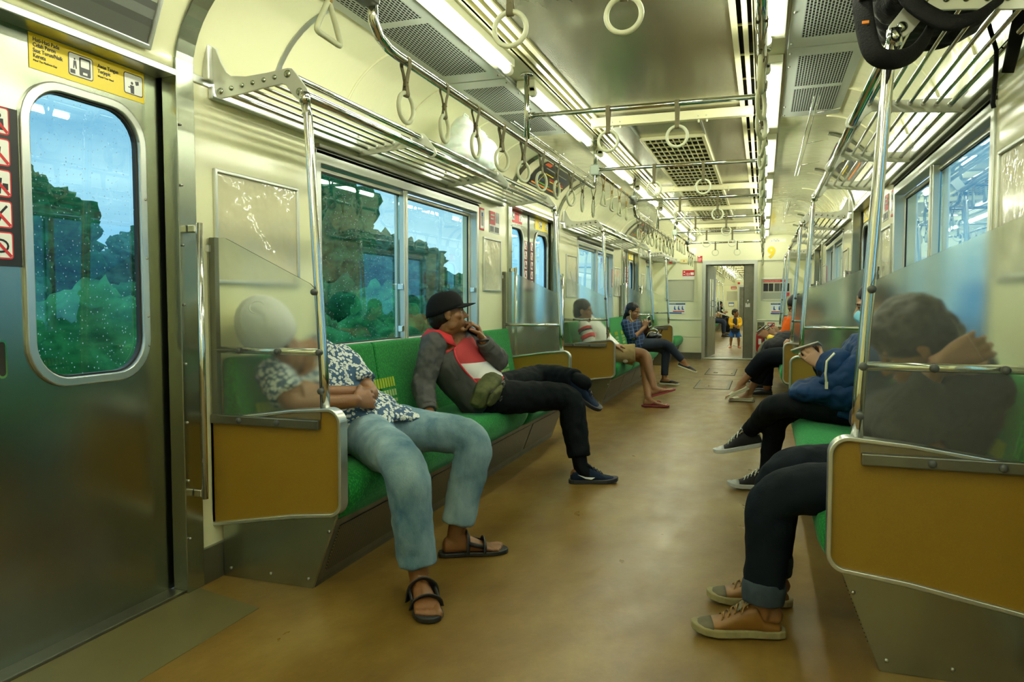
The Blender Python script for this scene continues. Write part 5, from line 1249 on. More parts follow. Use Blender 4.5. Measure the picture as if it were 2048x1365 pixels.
def sneaker(root, an, toe, n, S, upper, solem, lacem, name='sneaker', toecap=None, tongue=None, low=True, open_heel=False, h=.085, logo=None, side=1):
    F, x, y, u = frame_pts(an, toe, n, S, h)
    m = MB(); sole(F, m, 0, .024, .05, rock=.012); so = part(m, name, solem, root, bevel=.004)
    m = MB(); secs = []
    tab = [(-.060, .018, .020, .046), (-.050, .030, .022, .074), (-.02, .034, .022, .080), (.02, .036, .022, .102), (.06, .037, .022, .088), (.10, .042, .022, .065), (.14, .044, .022, .043), (.175, .040, .022, .036), (.20, .026, .022, .030)]
    if open_heel: tab = [(-.055, .020, .020, .036), (-.045, .030, .020, .040)] + [(.0, .036, .020, .052)] + tab[3:]
    for (a, w, z0, z1) in tab: secs.append((F(a, 0, (z0 + z1) / 2 - .004), y * w * S, u * ((z1 - z0) / 2 + .006) * S))
    loft(m, secs, 20, 2.6); part(m, 'upper', upper, root, .005, 3, parent=so)
    if toecap is not None:
        m = MB(); loft(m, [(F(a, 0, (z0 + z1) / 2 - .003), y * (w + .003) * S, u * ((z1 - z0) / 2 + .008) * S) for (a, w, z0, z1) in ((.155, .043, .022, .038), (.18, .039, .022, .034), (.205, .026, .022, .028))], 20, 2.5); part(m, 'toe_cap', toecap, root, parent=so)
    if tongue is not None:
        m = MB(); loft(m, [(F(.022, 0, .132), y * .022 * S, u * .003 * S), (F(.045, 0, .108), y * .026 * S, u * .005 * S), (F(.085, 0, .076), y * .022 * S, u * .006 * S)], 12, 2.2); part(m, 'tongue', tongue, root, parent=so)
    m = MB()
    for i in range(5):
        a = .048 + .019 * i; z = .106 - .0115 * i
        m.tube([F(a + .004, -.025, z - .012), F(a, -.012, z - .001), F(a - .002, .012, z - .001), F(a + .004, .025, z - .012)], .0026 * S, 6)
        if i < 4: m.tube([F(a, -.022, z - .006), F(a + .010, 0, z - .001), F(a + .019, .022, z - .014)], .0024 * S, 6)
    for s in (-1, 1): m.tube([F(.045, 0, .110), F(.036, s * .018, .122), F(.026, s * .034, .114), F(.040, s * .016, .108)], .0026 * S, 6); m.tube([F(.045, 0, .110), F(.060, s * .024, .100), F(.072, s * .040, .078)], .0026 * S, 6)
    part(m, 'laces', lacem, root, parent=so)
    if logo is not None:
        m = MB()
        for sd in (side,):
            P = [(.075, .040), (.055, .028), (.02, .034), (-.025, .058), (.02, .044), (.045, .041)]
            for (p, q, r_) in ((P[0], P[1], P[5]), (P[1], P[2], P[5]), (P[2], P[4], P[5]), (P[2], P[3], P[4])):
                k = [F(a, sd * (.0385 + .001 * (a > .05)), z) for a, z in (p, q, r_)]; k2 = [v + y * sd * .003 * S for v in k]
                m.add(k + k2, [(0, 1, 2), (5, 4, 3), (0, 3, 4, 1), (1, 4, 5, 2), (2, 5, 3, 0)])
        part(m, 'logo', logo, root, parent=so)
    return so
def sandal(root, an, toe, n, S, mat, flip=False, solec=None, h=.085, name='sandal', strap=None):
    F, x, y, u = frame_pts(an, toe, n, S, h)
    m = MB(); sole(F, m, -.008, .010, .06); so = part(m, name, solec or mat, root, bevel=.004)
    sm = strap or mat
    m = MB()
    if flip:
        for s in (-1, 1): P, R = catmull([F(.145, .018, .014), F(.12, .018 + s * .010, .044), F(.06, s * .036 + .004, .040), F(.03, s * .038, .012)], [.006 * S] * 4, 4); m.tube(P, R, 8, flat=(1, .6))
    else:
        for (a, z, w) in ((.115, .046, .016), (.045, .078, .017), ):
            P, R = catmull([F(a, -.050, .006), F(a + .004, -.040, z * .75), F(a + .006, 0, z + .004), F(a + .004, .040, z * .75), F(a, .050, .006)], [1, 1, 1, 1, 1], 4); m.tube(P, [.0045 * S] * len(P), 8, flat=(1, w / .0045))
        m.tube([F(.045, .045, .05), F(.115, .046, .03)], .006 * S, 8, flat=(1.6, .8))
        m.tube([F(.045, -.045, .05), F(.115, -.046, .03)], .006 * S, 8, flat=(1.6, .8))
    part(m, 'strap', sm, root, parent=so); return so
def slipon(root, an, toe, n, S, mat, solem, h=.08, name='slip_on_shoe', low=False):
    F, x, y, u = frame_pts(an, toe, n, S, h); m = MB(); sole(F, m, 0, .016, .03); so = part(m, name, solem, root, bevel=.003)
    tab = [(-.060, .018, .014, .040), (-.050, .030, .014, .056), (-.02, .034, .014, .050), (.02, .036, .014, .044), (.06, .038, .014, .052), (.10, .042, .014, .052), (.14, .044, .014, .042), (.175, .040, .014, .032), (.20, .026, .014, .026)]
    m = MB(); loft(m, [(F(a, 0, (z0 + z1) / 2 - .002), y * w * S, u * ((z1 - z0) / 2 + .004) * S) for (a, w, z0, z1) in tab], 20, 2.6); part(m, 'upper', mat, root, .005, 3, parent=so); return so

# cloth materials
def floral():
    m = pbr('floral_cotton', (.06, .11, .17), .8); n = m.node_tree; b = n.nodes['Principled BSDF']; t = n.nodes.new('ShaderNodeTexCoord')
    z = n.nodes.new('ShaderNodeTexNoise'); z.inputs['Scale'].default_value = 30; n.links.new(t.outputs['Object'], z.inputs['Vector'])
    mixv = n.nodes.new('ShaderNodeVectorMath'); mixv.operation = 'MULTIPLY_ADD'; mixv.inputs[1].default_value = (.03, .03, .03); n.links.new(z.outputs['Color'], mixv.inputs[0]); n.links.new(t.outputs['Object'], mixv.inputs[2])
    v = n.nodes.new('ShaderNodeTexVoronoi'); v.inputs['Scale'].default_value = 62; n.links.new(mixv.outputs[0], v.inputs['Vector'])
    r = n.nodes.new('ShaderNodeValToRGB'); e = r.color_ramp.elements; r.color_ramp.interpolation = 'CONSTANT'
    e[0].position = 0; e[0].color = (.62, .66, .62, 1); e[1].position = .50; e[1].color = (.05, .10, .17, 1); x = e.new(.13); x.color = (.16, .23, .28, 1); x = e.new(.17); x.color = (.60, .63, .58, 1)
    n.links.new(v.outputs['Distance'], r.inputs[0]); n.links.new(r.outputs[0], b.inputs['Base Color']); return m
def stripes_z(name, bands, axis='Z', rough=.8):
    m = pbr(name, bands[0][1], rough); n = m.node_tree; b = n.nodes['Principled BSDF']; t = n.nodes.new('ShaderNodeTexCoord'); s = n.nodes.new('ShaderNodeSeparateXYZ')
    n.links.new(t.outputs['Object'], s.inputs[0]); mr = n.nodes.new('ShaderNodeMapRange'); mr.inputs['From Min'].default_value = 0; mr.inputs['From Max'].default_value = 2
    n.links.new(s.outputs[axis], mr.inputs[0]); r = n.nodes.new('ShaderNodeValToRGB'); r.color_ramp.interpolation = 'CONSTANT'; e = r.color_ramp.elements
    e[0].position = 0; e[0].color = (*bands[0][1], 1); e[1].position = bands[1][0] / 2; e[1].color = (*bands[1][1], 1)
    for z, c in bands[2:]: x = e.new(z / 2); x.color = (*c, 1)
    n.links.new(mr.outputs[0], r.inputs[0]); n.links.new(r.outputs[0], b.inputs['Base Color']); return m
def plaid():
    m = pbr('dark_blue_plaid', (.01, .02, .05), .85); n = m.node_tree; b = n.nodes['Principled BSDF']; t = n.nodes.new('ShaderNodeTexCoord')
    k = n.nodes.new('ShaderNodeTexBrick'); k.offset = 0; k.inputs['Scale'].default_value = 1; k.inputs['Brick Width'].default_value = .045; k.inputs['Row Height'].default_value = .045; k.inputs['Mortar Size'].default_value = .004
    k.inputs['Color1'].default_value = (.008, .016, .045, 1); k.inputs['Color2'].default_value = (.012, .022, .06, 1); k.inputs['Mortar'].default_value = (.05, .10, .22, 1)
    mp = n.nodes.new('ShaderNodeMapping'); mp.inputs['Rotation'].default_value = (PI / 2, 0, 0.2); n.links.new(t.outputs['Object'], mp.inputs[0]); n.links.new(mp.outputs[0], k.inputs['Vector']); n.links.new(k.outputs['Color'], b.inputs['Base Color']); return m
skin = pbr('skin_brown', (.27, .125, .045), .45, noise=.18, nscale=14, bump=.2, bscale=120)
skin_d = pbr('skin_deep_brown', (.22, .092, .028), .42, noise=.2, nscale=14, bump=.25, bscale=120)
skin_l = pbr('skin_light_brown', (.38, .21, .11), .45, noise=.1, nscale=14)
for mt in (skin, skin_d, skin_l): mt.node_tree.nodes['Principled BSDF'].inputs['Subsurface Weight'].default_value = .08; mt.node_tree.nodes['Principled BSDF'].inputs['Subsurface Radius'].default_value = (.01, .004, .002)
floral_m = floral()
denim = pbr('washed_denim', (.30, .42, .45), .8, col2=(.045, .12, .185), nscale=4, stretch=(1.3, 1.3, .8), bump=.35, bscale=160)
denim_d = pbr('dark_denim', (.005, .009, .014), .75, noise=.4, nscale=6, bump=.3, bscale=200)
denim_cuff = pbr('denim_cuff', (.045, .062, .078), .85, noise=.3, nscale=12)
black_c = pbr('black_cloth', (.005, .007, .008), .75, noise=.3, nscale=5, bump=.2, bscale=150)
grey_c = pbr('grey_jacket_cloth', (.085, .082, .078), .75, noise=.12, nscale=8, bump=.2, bscale=120)
grey_knit = pbr('charcoal_knit', (.030, .031, .031), .9, noise=.3, nscale=18, bump=.4, bscale=180)
navy_c = pbr('navy_knit', (.012, .022, .045), .8, bump=.3, bscale=300)
blue_c = pbr('blue_jacket_cloth', (.008, .035, .10), .6, noise=.25, nscale=7, bump=.2, bscale=90)
white_c = pbr('white_cloth', (.75, .75, .70), .85, bump=.2, bscale=90)
hair_m = pbr('black_hair', (.010, .008, .006), .5, bump=.6, bscale=90)
khaki_c = pbr('khaki_cloth', (.32, .24, .11), .85, noise=.1, nscale=10)
orange_c = pbr('orange_cloth', (.60, .10, .008), .8)
olive_c = pbr('olive_camo_nylon', (.095, .10, .035), .75, col2=(.035, .045, .018), nscale=22, bump=.3, bscale=100)

for mt in (floral_m, denim, denim_d, denim_cuff, black_c, grey_c, grey_knit, navy_c, blue_c, khaki_c, orange_c, olive_c, white_c): mt.node_tree.nodes['Principled BSDF'].inputs['Specular IOR Level'].default_value = .12
hair_m.node_tree.nodes['Principled BSDF'].inputs['Specular IOR Level'].default_value = .3

def add_folds(mt, scale=11, dist=.022, stretch=(1, 1, .6), strength=.55):
    n = mt.node_tree; b = n.nodes['Principled BSDF']; t = n.nodes.new('ShaderNodeTexCoord'); mp = n.nodes.new('ShaderNodeMapping'); mp.inputs['Scale'].default_value = stretch; mp.inputs['Rotation'].default_value = (.5, .4, .3)
    z = n.nodes.new('ShaderNodeTexNoise'); z.noise_type = 'RIDGED_MULTIFRACTAL'; z.inputs['Scale'].default_value = scale; z.inputs['Detail'].default_value = 1.5; z.inputs['Distortion'].default_value = .8
    bp = n.nodes.new('ShaderNodeBump'); bp.inputs['Strength'].default_value = strength; bp.inputs['Distance'].default_value = dist
    n.links.new(t.outputs['Object'], mp.inputs[0]); n.links.new(mp.outputs[0], z.inputs['Vector']); n.links.new(z.outputs['Fac'], bp.inputs['Height'])
    if b.inputs['Normal'].is_linked:
        o = b.inputs['Normal'].links[0].from_node; n.links.new(bp.outputs[0], o.inputs['Normal'])
    else: n.links.new(bp.outputs[0], b.inputs['Normal'])
for mt in (denim, grey_c, blue_c, floral_m, white_c): add_folds(mt)
for mt in (black_c, denim_d, khaki_c, grey_knit, orange_c): add_folds(mt, 9, .03)
def cap(T, root, mat, name='cap', brim=True, zb=.012, k=1.0, crown=.128, lean=0.):
    m = MB(); rings = []; N = 28
    for i in range(9):
        t = i / 8; z = zb + (crown - zb) * math.sin(t * PI / 2); q = math.cos(t * PI / 2) ** .62 if t < 1 else .02
        rings.append([T((-.012 + .106 * k * q * math.cos(a) + lean * t), .090 * k * q * math.sin(a), z + .022 * math.cos(a) * (1 - t)) for a in [2 * PI * j / N for j in range(N)]])
    vs = [v for r in rings for v in r]; fs = [(i * N + j, i * N + (j + 1) % N, (i + 1) * N + (j + 1) % N, (i + 1) * N + j) for i in range(8) for j in range(N)]; fs.append(tuple(8 * N + j for j in range(N)))
    m.add(vs, fs, True); c = part(m, name, mat, root, solid=.005)
    if brim:
        m = MB(); N = 14; rows = []
        for i in range(6):
            t = i / 5; row = []
            for j in range(N + 1):
                a = -1.15 + 2.3 * j / N; x0, y0 = -.012 + .100 * math.cos(a), .086 * math.sin(a)
                x = x0 + t * .075 * math.cos(a) ** .5; y = y0 * (1 - .05 * t); row.append(T(x, y, .036 + .010 * (1 - t) - .020 * (y / .08) ** 2 * 1 + .004 * t))
            rows.append(row)
        vs = [v for r in rows for v in r]; fs = [(i * (N + 1) + j, i * (N + 1) + j + 1, (i + 1) * (N + 1) + j + 1, (i + 1) * (N + 1) + j) for i in range(5) for j in range(N)]
        m.add(vs, fs, True); part(m, 'brim', mat, root, solid=.004, parent=c)
        m = MB(); m.sphere(T(-.012, 0, crown), .006, 8, 6); part(m, 'cap_button', mat, root, parent=c)
    return c
def person(loc, lab):
    t = empty('person', loc); tag(t, lab, 'person'); return t

# --- left bench, first seat: sleeping man in a white cap
t = person((-1.5, 2.65, .43), 'person in white cap, floral shirt and faded jeans asleep with folded arms')
D = dict(hipR=(-1.53, 2.62, .515), hipL=(-1.54, 2.82, .515), shR=(-1.81, 2.43, .765), shL=(-1.70, 2.72, .80), neck=(-1.78, 2.47, .86), head=(-1.805, 2.38, .945), hfwd=(.75, -.05, -.45), hup=(-.15, -.62, .75), fwd=(1, -.2, 0),
    elR=(-1.68, 2.36, .655), wrR=(-1.50, 2.50, .665), elL=(-1.52, 2.67, .665), wrL=(-1.62, 2.46, .70),
    handR=dict(d=(.3, 1, .0), n=(-.8, .2, -.3), ts=1, curl=(.5, .5, .5, .5)), handL=dict(d=(-.5, -1, .1), n=(-.6, .5, -.6), ts=-1, curl=(.4, .4, .4, .4)),
    kneeR=(-1.185, 2.31, .475), ankR=(-1.135, 2.31, .085), toeR=(-1.045, 2.19, .02), kneeL=(-1.125, 2.83, .485), ankL=(-1.19, 2.765, .085), toeL=(-1.03, 2.86, .02), slouch=(-.05, -.02, -.06))
T, ax = body(D, t, skin_d, .0045)
shirt(D, t, floral_m, .014, {'R': .72, 'L': .72}, (.072, .066, .058), disp=.018, belly=.12)
m = MB()
loft(m, [((-1.62, 2.62, .60), (.0, .15, .0), (.02, 0, .05)), ((-1.52, 2.66, .60), (.02, .16, .0), (.01, 0, .035)), ((-1.44, 2.70, .585), (.04, .145, -.01), (.01, 0, .022)), ((-1.385, 2.745, .567), (.05, .10, -.012), (.005, 0, .014)), ((-1.345, 2.785, .552), (.03, .05, -.01), (.004, 0, .010))], 24, 2.6)
part(m, 'shirt_tail', floral_m, t, .004, 2, .012, .05)
pants(D, t, denim, (.100, .078, .068), .012, disp=.016, lens=(.90, .88))
c = cap(T, t, white_c, 'white_cap', False, -.015, 1.16, .135)
m = MB()
for r in (.03, .055, .08): m.tube([T(-.012 + r * math.cos(a), r * .9 * math.sin(a), .138 - r * r * 5.5) for a in [2 * PI * j / 20 for j in range(20)]], .004, 6, closed=True)
part(m, 'cap_seam', white_c, t, parent=c)
hair(T, t, hair_m, [(-.035, 0, -.005, .075, .076, .07)])
face_parts(T, ax, t, eyes_open=False, body=skin_d)
sandal(t, D['ankR'], D['toeR'], None, 1.0, black, h=.075); sandal(t, D['ankL'], D['toeL'], None, 1.0, black, h=.075)

# --- left bench: man in black cap with his hand at his mouth
t = person((-1.5, 3.95, .43), 'person in black cap and grey jacket, hand at mouth, legs crossed')
D = dict(hipR=(-1.49, 3.88, .51), hipL=(-1.50, 4.06, .515), shR=(-1.70, 3.66, .815), shL=(-1.66, 3.95, .825), neck=(-1.685, 3.765, .89), head=(-1.655, 3.745, .985), hfwd=(.88, .42, .12), hup=(-.1, 0, 1), fwd=(1, -.1, .1),
    elR=(-1.74, 3.60, .59), wrR=(-1.655, 3.50, .475), elL=(-1.45, 4.04, .695), wrL=(-1.495, 3.875, .835),
    handR=dict(d=(.25, -1, -.12), n=(.0, -.1, -1), ts=-1, curl=(.08, .08, .1, .12)), handL=dict(d=(-.30, -.22, .92), n=(-.85, -.45, -.25), ts=1, curl=(.75, .62, .55, .55), spread=.08),
    kneeR=(-1.07, 4.20, .49), ankR=(-.985, 4.125, .095), toeR=(-.80, 4.205, .03), kneeL=(-1.30, 4.42, .585), ankL=(-1.04, 4.28, .585), toeL=(-.93, 4.30, .50), footnL=(.6, -.15, .75), jaw=.95, slouch=(-.06, 0, -.03))
T, ax = body(D, t, skin_d, .0042, shod=True)
polo = stripes_z('striped_polo', [(0, (.42, .035, .035)), (.600 + 0 - .43, (.66, .64, .58)), (.700 - .43, (.42, .035, .035)), (.82 - .43, (.6, .6, .56))])
polo = stripes_z('striped_polo_cloth', [(0, (.66, .64, .58)), (.535, (.42, .035, .035)), (.625, (.70, .68, .62)), (.705, (.42, .035, .035)), (.85, (.10, .10, .11))])
shirt(D, t, polo, .008, {}, disp=.006, belly=.18, wide=.88, t1=1.0, name='striped_polo')
# jacket: open shell plus sleeves
m = MB(); secs = torso(m, D, .036, -.05, 1.03, .10, secs_only=True); EA, EB = loft_open(m, secs, (PI / 2 + 1.0, PI / 2 + .62), (2.5 * PI - 1.30, 2.5 * PI - .62)); jk = part(m, 'jacket', grey_c, t, solid=.010)
s2 = jk.modifiers.new('sub', 'SUBSURF'); s2.levels = 2; s2.render_levels = 2; dd = jk.modifiers.new('folds', 'DISPLACE'); soft_t = bpy.data.textures.new('jacket_folds', 'CLOUDS'); soft_t.noise_scale = .09; dd.texture = soft_t; dd.strength = .022; dd.texture_coords = 'LOCAL'
m = MB(); sleeves(m, D, 'RL', (.074, .064, .048), {'R': 1.86, 'L': 1.80}); part(m, 'sleeve', grey_c, t, .006, 4, .020, .05, parent=jk)
for P in (EA, EB):
    m = MB(); P, R = catmull(P, [.0055] * len(P), 3); m.tube(P, R, 8); part(m, 'red_piping', red_m, t, parent=jk)
for (e, w) in (('R', .052), ('L', .052)):
    a, b = vv(D['el' + e]), vv(D['wr' + e]); q = a.lerp(b, .84); q2 = a.lerp(b, .98); m = MB(); m.tube([a.lerp(b, .78), q, q2], [w, w * .92, w * .82], 16); part(m, 'cuff', pbr('dark_rib', (.07, .07, .065), .85), t, .004, 2, parent=jk)
col = vv(D['neck']) + vv((-.01, 0, -.02)); fa = Vector((.92, .2, 0)).normalized(); la = Vector((-.2, .92, 0)).normalized()
m = MB()
for (r0, r1, z0, z1) in ((.082, .094, -.022, .028),):
    ring = []
    for j in range(19):
        a = .75 + (2 * PI - 1.5) * j / 18
        ring.append((col + fa * math.cos(a) * r0 * 1.0 + la * math.sin(a) * r0 + Vector((0, 0, z1 - .045 * max(0, math.cos(a)))), col + fa * math.cos(a) * (r1 + .012) * 1.15 + la * math.sin(a) * (r1 + .010) + Vector((0, 0, z0 - .055 * max(0, math.cos(a))))))
    vs = [p for q in ring for p in q]; m.add(vs, [(2 * j, 2 * j + 1, 2 * j + 3, 2 * j + 2) for j in range(18)], True)
part(m, 'red_collar', pbr('collar_red', (.55, .02, .025), .8), t, solid=.007, parent=jk)
pants(D, t, black_c, (.102, .080, .066), .014, disp=.016, lens=(.86, .93))
c = cap(T, t, pbr('black_cap_cloth', (.007, .007, .007), .8, spec=.12, bump=.2, bscale=200), 'black_cap', True, .010, 1.0, .122)
hair(T, t, hair_m, [(-.030, 0, .0, .078, .079, .07), (-.062, 0, -.035, .045, .055, .045)])
face_parts(T, ax, t, body=skin_d, lipc=pbr('lips_brown', (.22, .08, .05), .5))
sneaker(t, D['ankR'], D['toeR'], None, 1.0, navy_c, pbr('dark_sole', (.02, .02, .022), .6), black, h=.095, tongue=navy_c, logo=white_m, side=-1)
sneaker(t, D['ankL'], D['toeL'], D['footnL'], 1.0, navy_c, pbr('dark_sole', (.02, .02, .022), .6), black, h=.085, tongue=navy_c)
m = MB(); m.tube([vv(D['wrL']) + Vector(q) * .032 for q in [(math.cos(a), math.sin(a), .1 * math.cos(a)) for a in [2 * PI * j / 16 for j in range(16)]]], .007, 8, closed=True); part(m, 'wristwatch', black, t)
m = MB(); limb(m, [vv(D['kneeR']).lerp(vv(D['ankR']), .7), vv(D['ankR']), vv(D['ankR']) + Vector((.02, .01, -.035))], [.047, .043, .046], 4); part(m, 'sock', black_c, t, .005, 2)
m = MB(); limb(m, [vv(D['kneeL']).lerp(vv(D['ankL']), .8), vv(D['ankL']), vv(D['ankL']) + Vector((.04, .0, -.02))], [.045, .043, .044], 4); part(m, 'sock', black_c, t, .005, 2)
# belt bag across his hips
b = empty('waist_bag', (-1.43, 3.80, .565)); b.scale = (1.15, 1.25, 1.2); olv = olive_c
def rb_loft(secs, nm, par, vox=.004):
    m = MB(); loft(m, secs, 28, 4.0); o = part(m, nm, olv, b, vox, 3, .006, .04); o.location = (0, 0, 0)
    if par: o.parent = par
    return o
tl = Vector((.35, .15, .92)).normalized(); ou = Vector((.93, -.1, -.33)).normalized()
po = rb_loft([(Vector((-.01, y_, z_)), tl * a_, ou * d_) for y_, z_, a_, d_ in ((-.125, -.025, .030, .022), (-.105, -.022, .050, .038), (-.05, -.010, .062, .050), (.02, .006, .064, .052), (.075, .018, .054, .042), (.105, .024, .034, .026))], 'pouch', None)
pk = rb_loft([(Vector((.035, y_, z_)) - tl * .010, tl * a_, ou * d_) for y_, z_, a_, d_ in ((-.085, -.028, .022, .014), (-.065, -.022, .036, .024), (-.01, -.010, .042, .028), (.035, .0, .034, .022), (.05, .002, .022, .014))], 'front_pocket', None)
P_ = [Vector((-.01, y_, z_)) + ou * .047 + tl * .036 for y_, z_ in ((-.10, -.02), (-.04, -.008), (.03, .008), (.08, .018))]; MB().tube(P_, .0028, 6).build('zip', black, po)
MB().tube([Vector((.035, .015 + .012 * math.cos(a), -.010)) + ou * .032 + tl * (.012 * math.sin(a) - .022) for a in [2 * PI * j_ / 14 for j_ in range(14)]], .0025, 6, closed=True).build('ring', pbr('dark_ring', (.03, .03, .03), .4), pk)
MB().box((.028, .058, -.01), (.052, .085, .03)).build('buckle', pbr('olive_plastic', (.06, .06, .03), .4), po, bevel=.004)
MB().tube([(-.01, .09, .022), (-.03, .125, .028), (-.09, .16, .03)], [.02, .018, .016], 8, flat=(1, .3)).build('belt', olv, b)
tag(b, 'olive camouflage waist bag worn by the capped person in the grey jacket', 'waist bag')
b = empty('shoulder_bag', (-1.72, 4.36, .43)); blob('bag_body', [((0, 0, .12), (.09, .15, .12)), ((0, .04, .17), (.07, .11, .08)), ((.03, -.05, .08), (.08, .1, .07))], blk, b, .008, 4, .01, .06)
MB().tube([(.03, -.12, .10), (.09, -.13, .16), (.11, -.08, .08), (.10, -.02, .02)], .006, 6).build('strap', blk, b); MB().tube([(.08, -.06, .12), (.08, .04, .19), (.02, .12, .22)], .003, 6).build('zip', steel, b)
tag(b, 'black bag standing on the seat behind the capped person', 'bag')

# --- second left bench: person with bare crossed legs behind the screen
t = person((-1.5, 7.65, .43), 'person in white top and khaki shorts, bare legs crossed, red sandals')
D = dict(hipR=(-1.50, 7.55, .515), hipL=(-1.52, 7.73, .515), shR=(-1.76, 7.48, .80), shL=(-1.77, 7.80, .80), neck=(-1.775, 7.58, .88), head=(-1.775, 7.50, .965), hfwd=(1, .05, -.1), hup=(.05, -.1, 1), fwd=(1, 0, 0), S=.95,
    elR=(-1.66, 7.42, .58), wrR=(-1.45, 7.50, .60), elL=(-1.60, 7.84, .60), wrL=(-1.44, 7.66, .60), handR=dict(d=(1, .4, 0), n=(0, .2, -1), ts=-1), handL=dict(d=(.6, -1, 0), n=(0, 0, -1), ts=1),
    kneeR=(-1.145, 7.62, .525), ankR=(-1.03, 7.46, .18), toeR=(-.90, 7.50, .12), footnR=(-.25, 0, 1), kneeL=(-1.18, 7.76, .46), ankL=(-1.07, 7.36, .085), toeL=(-.92, 7.40, .02))
T, ax = body(D, t, skin, .005)
sh3 = shirt(D, t, white_c, .014, {'R': .9, 'L': .8}, (.066, .060, .055), disp=.01, belly=.05)
for (a_, b_, mt) in ((.10, .22, red_m), (.42, .60, red_m), (.22, .27, black_c)):
    m = MB(); A_, B_ = vv(D['shR']), vv(D['elR']); m.tube([A_.lerp(B_, a_), A_.lerp(B_, b_)], [.077, .075], 20); part(m, 'sleeve_band', mt, t, .005, 1, .008, .05)
m = MB(); m.sphere((-1.40, 7.60, .56), Vector((.10, .11, .05)), 14, 10); m.sphere((-1.34, 7.56, .49), Vector((.05, .06, .07)), 14, 10); part(m, 'shirt_tail', white_c, t, .006, 3, .01, .05)
pants(D, t, khaki_c, (.100, .090, .06), .012, disp=.01, lens=(.36, .36), name='shorts')
hair(T, t, hair_m, [(-.018, 0, .045, .098, .088, .085), (-.04, 0, -.01, .072, .085, .085), (-.06, 0, -.05, .045, .06, .05)]); face_parts(T, ax, t)
red_r = pbr('maroon_rubber', (.22, .015, .03), .5)
sandal(t, D['ankR'], D['toeR'], D['footnR'], .95, red_r, True, h=.075, name='flip_flop'); sandal(t, D['ankL'], D['toeL'], None, .95, red_r, True, h=.075, name='flip_flop')

# --- second left bench, farther: woman with a phone
t = person((-1.5, 9.3, .43), 'person with long dark hair and blue plaid shirt looking at a phone')
D = dict(hipR=(-1.49, 9.22, .515), hipL=(-1.50, 9.40, .515), shR=(-1.62, 9.14, .78), shL=(-1.55, 9.46, .78), neck=(-1.59, 9.29, .85), head=(-1.555, 9.29, .93), hfwd=(.85, -.30, -.28), hup=(.1, 0, 1), fwd=(1, -.1, 0), S=.92,
    elR=(-1.53, 9.13, .605), wrR=(-1.40, 9.27, .735), elL=(-1.44, 9.46, .62), wrL=(-1.36, 9.36, .735), handR=dict(d=(.25, .15, 1), n=(-.2, 1, 0), ts=1, curl=(.9, .9, .9, .9)), handL=dict(d=(-.1, -.3, 1), n=(0, -1, 0), ts=-1, curl=(.8, .8, .8, .8)),
    kneeR=(-1.14, 9.36, .535), ankR=(-.97, 9.42, .325), toeR=(-.84, 9.42, .27), footnR=(.35, 0, 1), kneeL=(-1.16, 9.46, .45), ankL=(-1.17, 9.42, .085), toeL=(-1.04, 9.40, .02), jaw=.85)
D['ankR'] = (-.93, 9.40, .30); D['toeR'] = (-.80, 9.40, .25)
T, ax = body(D, t, skin, .005)
shirt(D, t, plaid(), .014, {'R': 1.05, 'L': 1.05}, (.066, .060, .050), disp=.012)
pants(D, t, pbr('navy_leggings', (.010, .018, .035), .8, bump=.2, bscale=150), (.088, .062, .048), .010, disp=.006, lens=(.90, .90))
hair(T, t, hair_m, [(-.020, 0, .042, .098, .087, .086), (-.045, 0, -.02, .065, .085, .085), (-.075, .0, -.09, .04, .06, .08), (-.085, 0, -.16, .03, .04, .07)])
m = MB(); m.sphere(T(-.10, .0, .0), .028, 12, 8); m.sphere(T(-.10, -.03, .02), .02, 12, 8); part(m, 'hair_clip', pbr('pink_clip', (.75, .35, .40), .5), t); face_parts(T, ax, t, body=skin, lipc=pbr('lips_pink', (.35, .09, .07), .4))
m = MB(); P, R = catmull([T(.01, -.085, -.01), T(.04, -.06, -.10), vv((-1.47, 9.24, .74)), vv((-1.44, 9.26, .68)), vv((-1.41, 9.30, .72)), vv((-1.38, 9.31, .77))], [.0035] * 6, 4); m.tube(P, R, 6); part(m, 'earphone_cord', pbr('pale_cord', (.65, .62, .25), .5), t)
slp = pbr('navy_canvas', (.012, .018, .03), .8)
slipon(t, D['ankR'], D['toeR'], D['footnR'], .9, slp, white_plastic); slipon(t, D['ankL'], D['toeL'], None, .9, slp, white_plastic)
b = MB(); b.box((-.035, -.004, -.07), (.035, .004, .07)); ph = b.build('mobile_phone', white_plastic, None, bevel=.004); ph.location = (-1.352, 9.305, .805); ph.rotation_euler = (0, -.35, 1.15); tag(ph, 'pale phone held by the person in the plaid shirt', 'phone')
MB().box((-.031, -.0048, -.06), (.031, -.004, .06)).build('screen', black, ph)
b = empty('handbag', (-1.33, 9.42, .585)); blob('bag_body', [((0, 0, .04), (.09, .12, .05)), ((-.02, -.04, .06), (.06, .07, .04)), ((.05, .05, .03), (.07, .08, .045))], pbr('black_leather', (.012, .012, .012), .3, coat=.3), b, .007, 4, .01, .05)
P, R = catmull([(.06, -.05, .07), (.10, -.02, .13), (.12, .05, .12), (.09, .09, .06)], [.006] * 4, 4); MB().tube(P, R, 8).build('handle', black, b)
MB().tube([(-.06, -.13, .02), (-.03, -.10, .08), (.0, -.05, .09)], .006, 6).build('chain', pbr('brass_chain', (.45, .36, .12), .35, metal=1), b)
tag(b, 'black leather handbag on the lap of the person in the plaid shirt', 'handbag')

